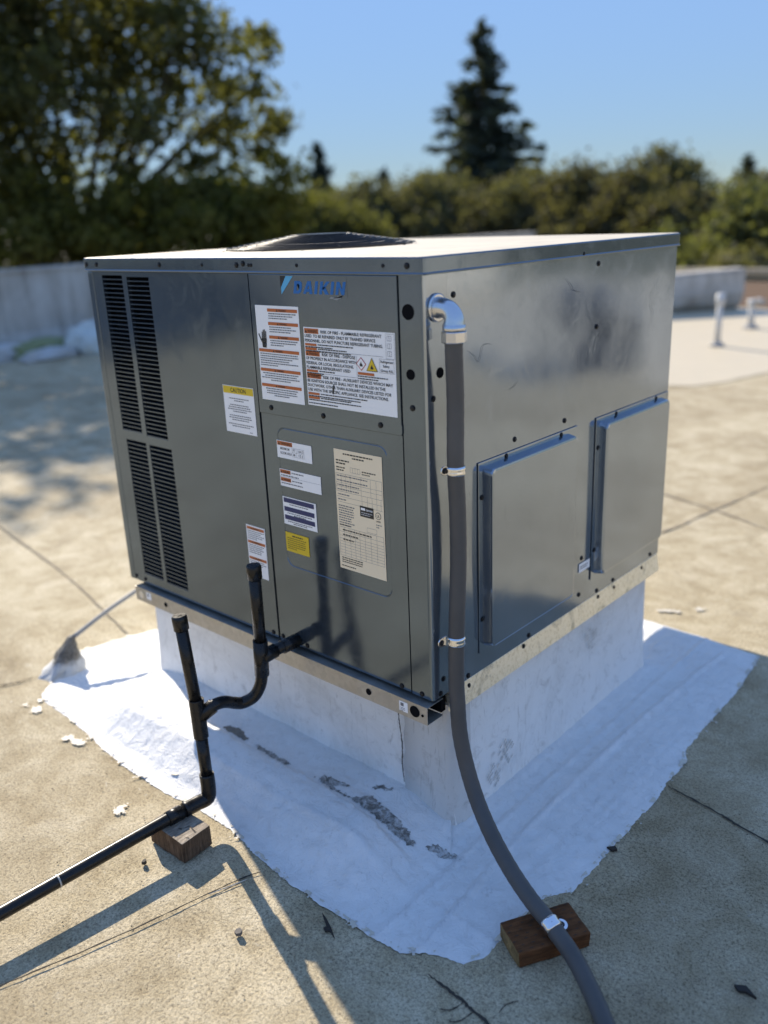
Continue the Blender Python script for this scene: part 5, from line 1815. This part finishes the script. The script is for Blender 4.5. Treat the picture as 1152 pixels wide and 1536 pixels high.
# elbow fitting
e0 = Vector((.000, .0425, 1.3515))
el = catmull([(.002, .0425, 1.3495), (.016, .0425, 1.3495), (.034, .0423, 1.345), (.0455, .0415, 1.330), (.047, .0405, 1.312)], 7)
fit = tube('elbow_fitting', el, [.0235 - .0035 * math.sin(math.pi * i / (len(el) - 1)) for i in range(len(el))], ZINC, cond, 24)
tube('locknut', [(.0003, .0425, 1.3495), (.0045, .0425, 1.3495), (.006, .0425, 1.3495)], [.0300, .0300, .0272], ZINC, cond, 24)
tube('ferrule', [(.047, .0405, 1.317), (.047, .0402, 1.3065), (.047, .0402, 1.305)], [.0245, .0245, .0235], ZINC, cond, 24)
tube('gland_nut', [(.047, .0402, 1.3035), (.047, .0402, 1.302), (.0468, .0402, 1.282), (.0468, .0402, 1.280)], [.0255, .0272, .0272, .0255], ZINC, cond, 8, False)

# ------------------------------------------------------------------ pipe straps
def strap(name, centre, axis, r, width, foot_dir, outward, label, foot_len=.030):
    """one-hole pipe strap: half ring round the pipe, flat foot with a screw"""
    root = empty(name, centre)
    t = Vector(axis).normalized()
    f = Vector(foot_dir)
    f = (f - t * f.dot(t)).normalized()
    u = t.cross(f)                       # away from the surface
    if u.dot(Vector(outward)) < 0:
        u = -u
    bm = bmesh.new()
    rows = []
    n = 26
    prof = []
    for k in range(n + 1):
        a = math.pi * 2 * (k / n) * .62 - math.pi * .12
        prof.append(f * (r * math.cos(a)) + u * (r * math.sin(a)))
    for p in prof:
        pn = p.normalized()
        row = []
        for s, lift in ((-1, 0), (-.9, .0016), (-.55, .0030), (-.18, .0018), (.18, .0018), (.55, .0030), (.9, .0016), (1, 0)):
            row.append(bm.verts.new(p + t * (s * width / 2) + pn * (.0006 + lift)))
        rows.append(row)
    for i in range(len(rows) - 1):
        for k in range(7):
            bm.faces.new((rows[i][k], rows[i][k + 1], rows[i + 1][k + 1], rows[i + 1][k]))
    me = to_mesh(bm, 'strap_band', True)
    link('strap_band', me, CHROME, root)
    # foot: rounded plate lying on the surface, which is at -u * r from the axis
    bm = bmesh.new()
    base = -u * (r - .0012)
    pts = []
    hw = width * .52
    st_ = r * .80
    outline_pts = [(st_, -hw), (st_ + foot_len - hw, -hw)] + [(st_ + foot_len - hw + hw * math.sin(a), -hw * math.cos(a)) for a in [math.pi * k / 8 for k in range(1, 8)]] + [(st_ + foot_len - hw, hw), (st_, hw)]
    lo = [bm.verts.new(base + f * x + t * y) for x, y in outline_pts]
    hi = [bm.verts.new(base + f * x + t * y + u * .0025) for x, y in outline_pts]
    m = len(lo)
    bm.faces.new(lo); bm.faces.new(hi)
    for k in range(m):
        bm.faces.new((lo[k], lo[(k + 1) % m], hi[(k + 1) % m], hi[k]))
    # riser joining the band to the foot
    q = [base + f * (st_ + .002) + t * (-hw), base + f * (st_ + .002) + t * hw, f * (r + .001) + u * (-r * .3) + t * hw, f * (r + .001) + u * (-r * .3) + t * (-hw)]
    bm.faces.new([bm.verts.new(p) for p in q])
    link('strap_foot', to_mesh(bm, 'strap_foot'), CHROME, root)
    sc = link('screw', SCR, None, root)
    sc.location = base + f * (st_ + foot_len - hw) + u * .0026
    sc.rotation_euler = u.to_track_quat('Z', 'Y').to_euler()
    tag(root, label, 'pipe strap', 'zinc pipe straps holding the grey conduit')
    return root
strap('pipe_strap', (.0365, .0445, .585), (0, .05, 1), CR, .022, (0, -1, 0), (1, 0, 0), 'shiny pipe strap holding the conduit near the bottom of the unit')
strap('pipe_strap', (.0398, .0482, 1.000), (0, .02, 1), CR, .020, (0, -1, 0), (1, 0, 0), 'shiny pipe strap holding the conduit halfway up the unit', .015)
strap('pipe_strap', (.392, -.0945, .0628), (.088, -.032, -.024), CR, .026, (.35, .95, 0), (0, 0, 1), 'shiny pipe strap fixing the conduit to the reddish wood block')

# ------------------------------------------------------------------ rod and mastic cone at the left
rod = empty('grey_rod', (-1.647, -.068, .13))
RP = catmull([(0, 0, -.01), (-.003, .16, .042), (-.006, .318, .082), (-.004, .6, .16), (.12, .78, .25), (.345, .80, .33)], 8)
tube('rod', RP, .0085, simple('grey_galvanised_rod', (.20, .205, .21), .6, .2), rod, 12)
tag(rod, 'thin grey rod running from the mastic cone to behind the unit', 'rod')
bm = bmesh.new()
rings = []
for j in range(9):
    f = j / 8
    ring = []
    for k in range(20):
        a = 2 * math.pi * k / 20
        r = (.062 * (1 - f) ** 1.3 + .013) * (1 + .34 * noise.noise(Vector((math.cos(a) * 1.8, math.sin(a) * 1.8, f * 4))) + .14 * noise.noise(Vector((math.cos(a) * 6, math.sin(a) * 6, f * 11))))
        ring.append(bm.verts.new((-.012 * (1 - f) + r * math.cos(a), -.045 * (1 - f) + r * math.sin(a) * 1.1, f * .128)))
    rings.append(ring)
for j in range(8):
    for k in range(20):
        bm.faces.new((rings[j][k], rings[j][(k + 1) % 20], rings[j + 1][(k + 1) % 20], rings[j + 1][k]))
bm.faces.new(rings[-1])
cone = link('mastic_cone', to_mesh(bm, 'mastic_cone', True), CONE_M, None, (-1.647, -.070, 0))
tag(cone, 'rough grey mastic cone where the thin rod meets the roof', 'mastic cone')

# ------------------------------------------------------------------ paint splashes and debris on the roof
def splash(c, r, label, seed, stretch=(1, 1), ang=0.0):
    ca, sa = math.cos(ang), math.sin(ang)
    def field(x, y):
        u, w = (x * ca + y * sa) / (r * stretch[0]), (-x * sa + y * ca) / (r * stretch[1])
        return .55 - math.hypot(u, w) + 1.0 * fbm(x + c[0], y + c[1], .9 / r, seed) + .55 * noise.noise(Vector((x * 260, y * 260, seed)))
    def zf(x, y, e):
        return .0002 + .0008 * e + .0006 * noise.noise(Vector((x * 150, y * 150, seed)))
    m = 1.9 * r * max(stretch)
    o = field_sheet('paint_splash', -m, m, -m, m, max(.0022, r * .05), field, zf, CHIP_W, None, (c[0], c[1], .0046))
    tag(o, label, 'paint splash', 'white paint splashes on the roof')
splash((-1.515, -.318), .075, 'long white paint splash left of the ragged sheet corner below the cone', 1, (1.3, .45), .3)
splash((-1.20, -.335), .055, 'wide crusty white splash touching the sheet edge at the left', 2, (1.2, .6), .2)
splash((-.78, -.43), .034, 'faint white splash on the roof left of the weathered block', 4, (.8, 1.1), .5)
splash((-.035, 1.745), .035, 'white splash on the sunlit roof behind the curb at the right', 5, (1.2, .8), 0)
splash((-.13, 1.665), .05, 'thin white smear beside the far edge of the sheet at the right', 6, (1.3, .4), .4)

def scrap(name, pts, h, mat, label, cat):
    bm = bmesh.new()
    lo = [bm.verts.new((x, y, .004)) for x, y in pts]
    hi = [bm.verts.new((x, y, .004 + h * (1 + .4 * math.sin(7 * i)))) for i, (x, y) in enumerate(pts)]
    n = len(pts)
    bm.faces.new(lo[::-1]); bm.faces.new(hi)
    for k in range(n):
        bm.faces.new((lo[k], lo[(k + 1) % n], hi[(k + 1) % n], hi[k]))
    o = link(name, to_mesh(bm, name), mat)
    tag(o, label, cat)
DARK = simple('dark_dry_leaf', (0.025, 0.020, 0.016), 0.8)
scrap('dry_twig', [(-.068, -.345), (-.045, -.359), (-.028, -.369), (-.032, -.376), (-.022, -.380), (-.014, -.373), (.010, -.381), (-.02, -.363), (-.045, -.352)], .004, DARK, 'dark curved leaf sliver in the shade in front of the white sheet', 'dry leaf')
scrap('pebble', [(-.182, -.507), (-.176, -.500), (-.166, -.502), (-.163, -.510), (-.170, -.517), (-.180, -.514)], .007, simple('grey_pebble', (.12, .11, .10), .9), 'small dark pebble on the sunlit roof by the pipe shadow', 'pebble')
scrap('pebble', [(-.548, -.511), (-.543, -.506), (-.536, -.509), (-.535, -.516), (-.542, -.520)], .007, DARK, 'tiny black stone left of the weathered wood block', 'pebble')
scrap('dry_leaf', [(.735, .055), (.755, .067), (.782, .050), (.760, .052), (.748, .045)], .005, DARK, 'dark leaf scrap on the shaded roof at the lower right', 'dry leaf')
scrap('dry_leaf', [(.335, .265), (.350, .280), (.360, .272), (.352, .262)], .005, DARK, 'small leaf bits on the shaded roof beside the right sheet edge', 'dry leaf')
scrap('paint_flake', [(-.797, -.248), (-.783, -.238), (-.765, -.240), (-.770, -.250), (-.788, -.255)], .012, CHIP_W, 'small raised white flake on the sunlit sheet near the left riser', 'paint flake')
# grit scattered over the near roof: too many to count
bm = bmesh.new()
rnd = random.Random(21)
for k in range(900):
    x, y = rnd.uniform(-2.2, 1.0), rnd.uniform(-1.0, 2.2)
    if -1.75 < x < .36 and -.33 < y < 1.55: continue
    s = rnd.uniform(.0008, .0026) * (1.8 if rnd.random() < .06 else 1)
    vs = [bm.verts.new((x + s * math.cos(a), y + s * math.sin(a), .0035)) for a in (rnd.uniform(0, 1), 2 + rnd.uniform(0, .6), 4 + rnd.uniform(0, .8))]
    tp = bm.verts.new((x, y, .0035 + s * 1.2))
    for i in range(3):
        bm.faces.new((vs[i], vs[(i + 1) % 3], tp))
o = link('roof_grit', to_mesh(bm, 'roof_grit'), simple('dark_grit', (.07, .06, .05), .9))
o['kind'] = 'stuff'
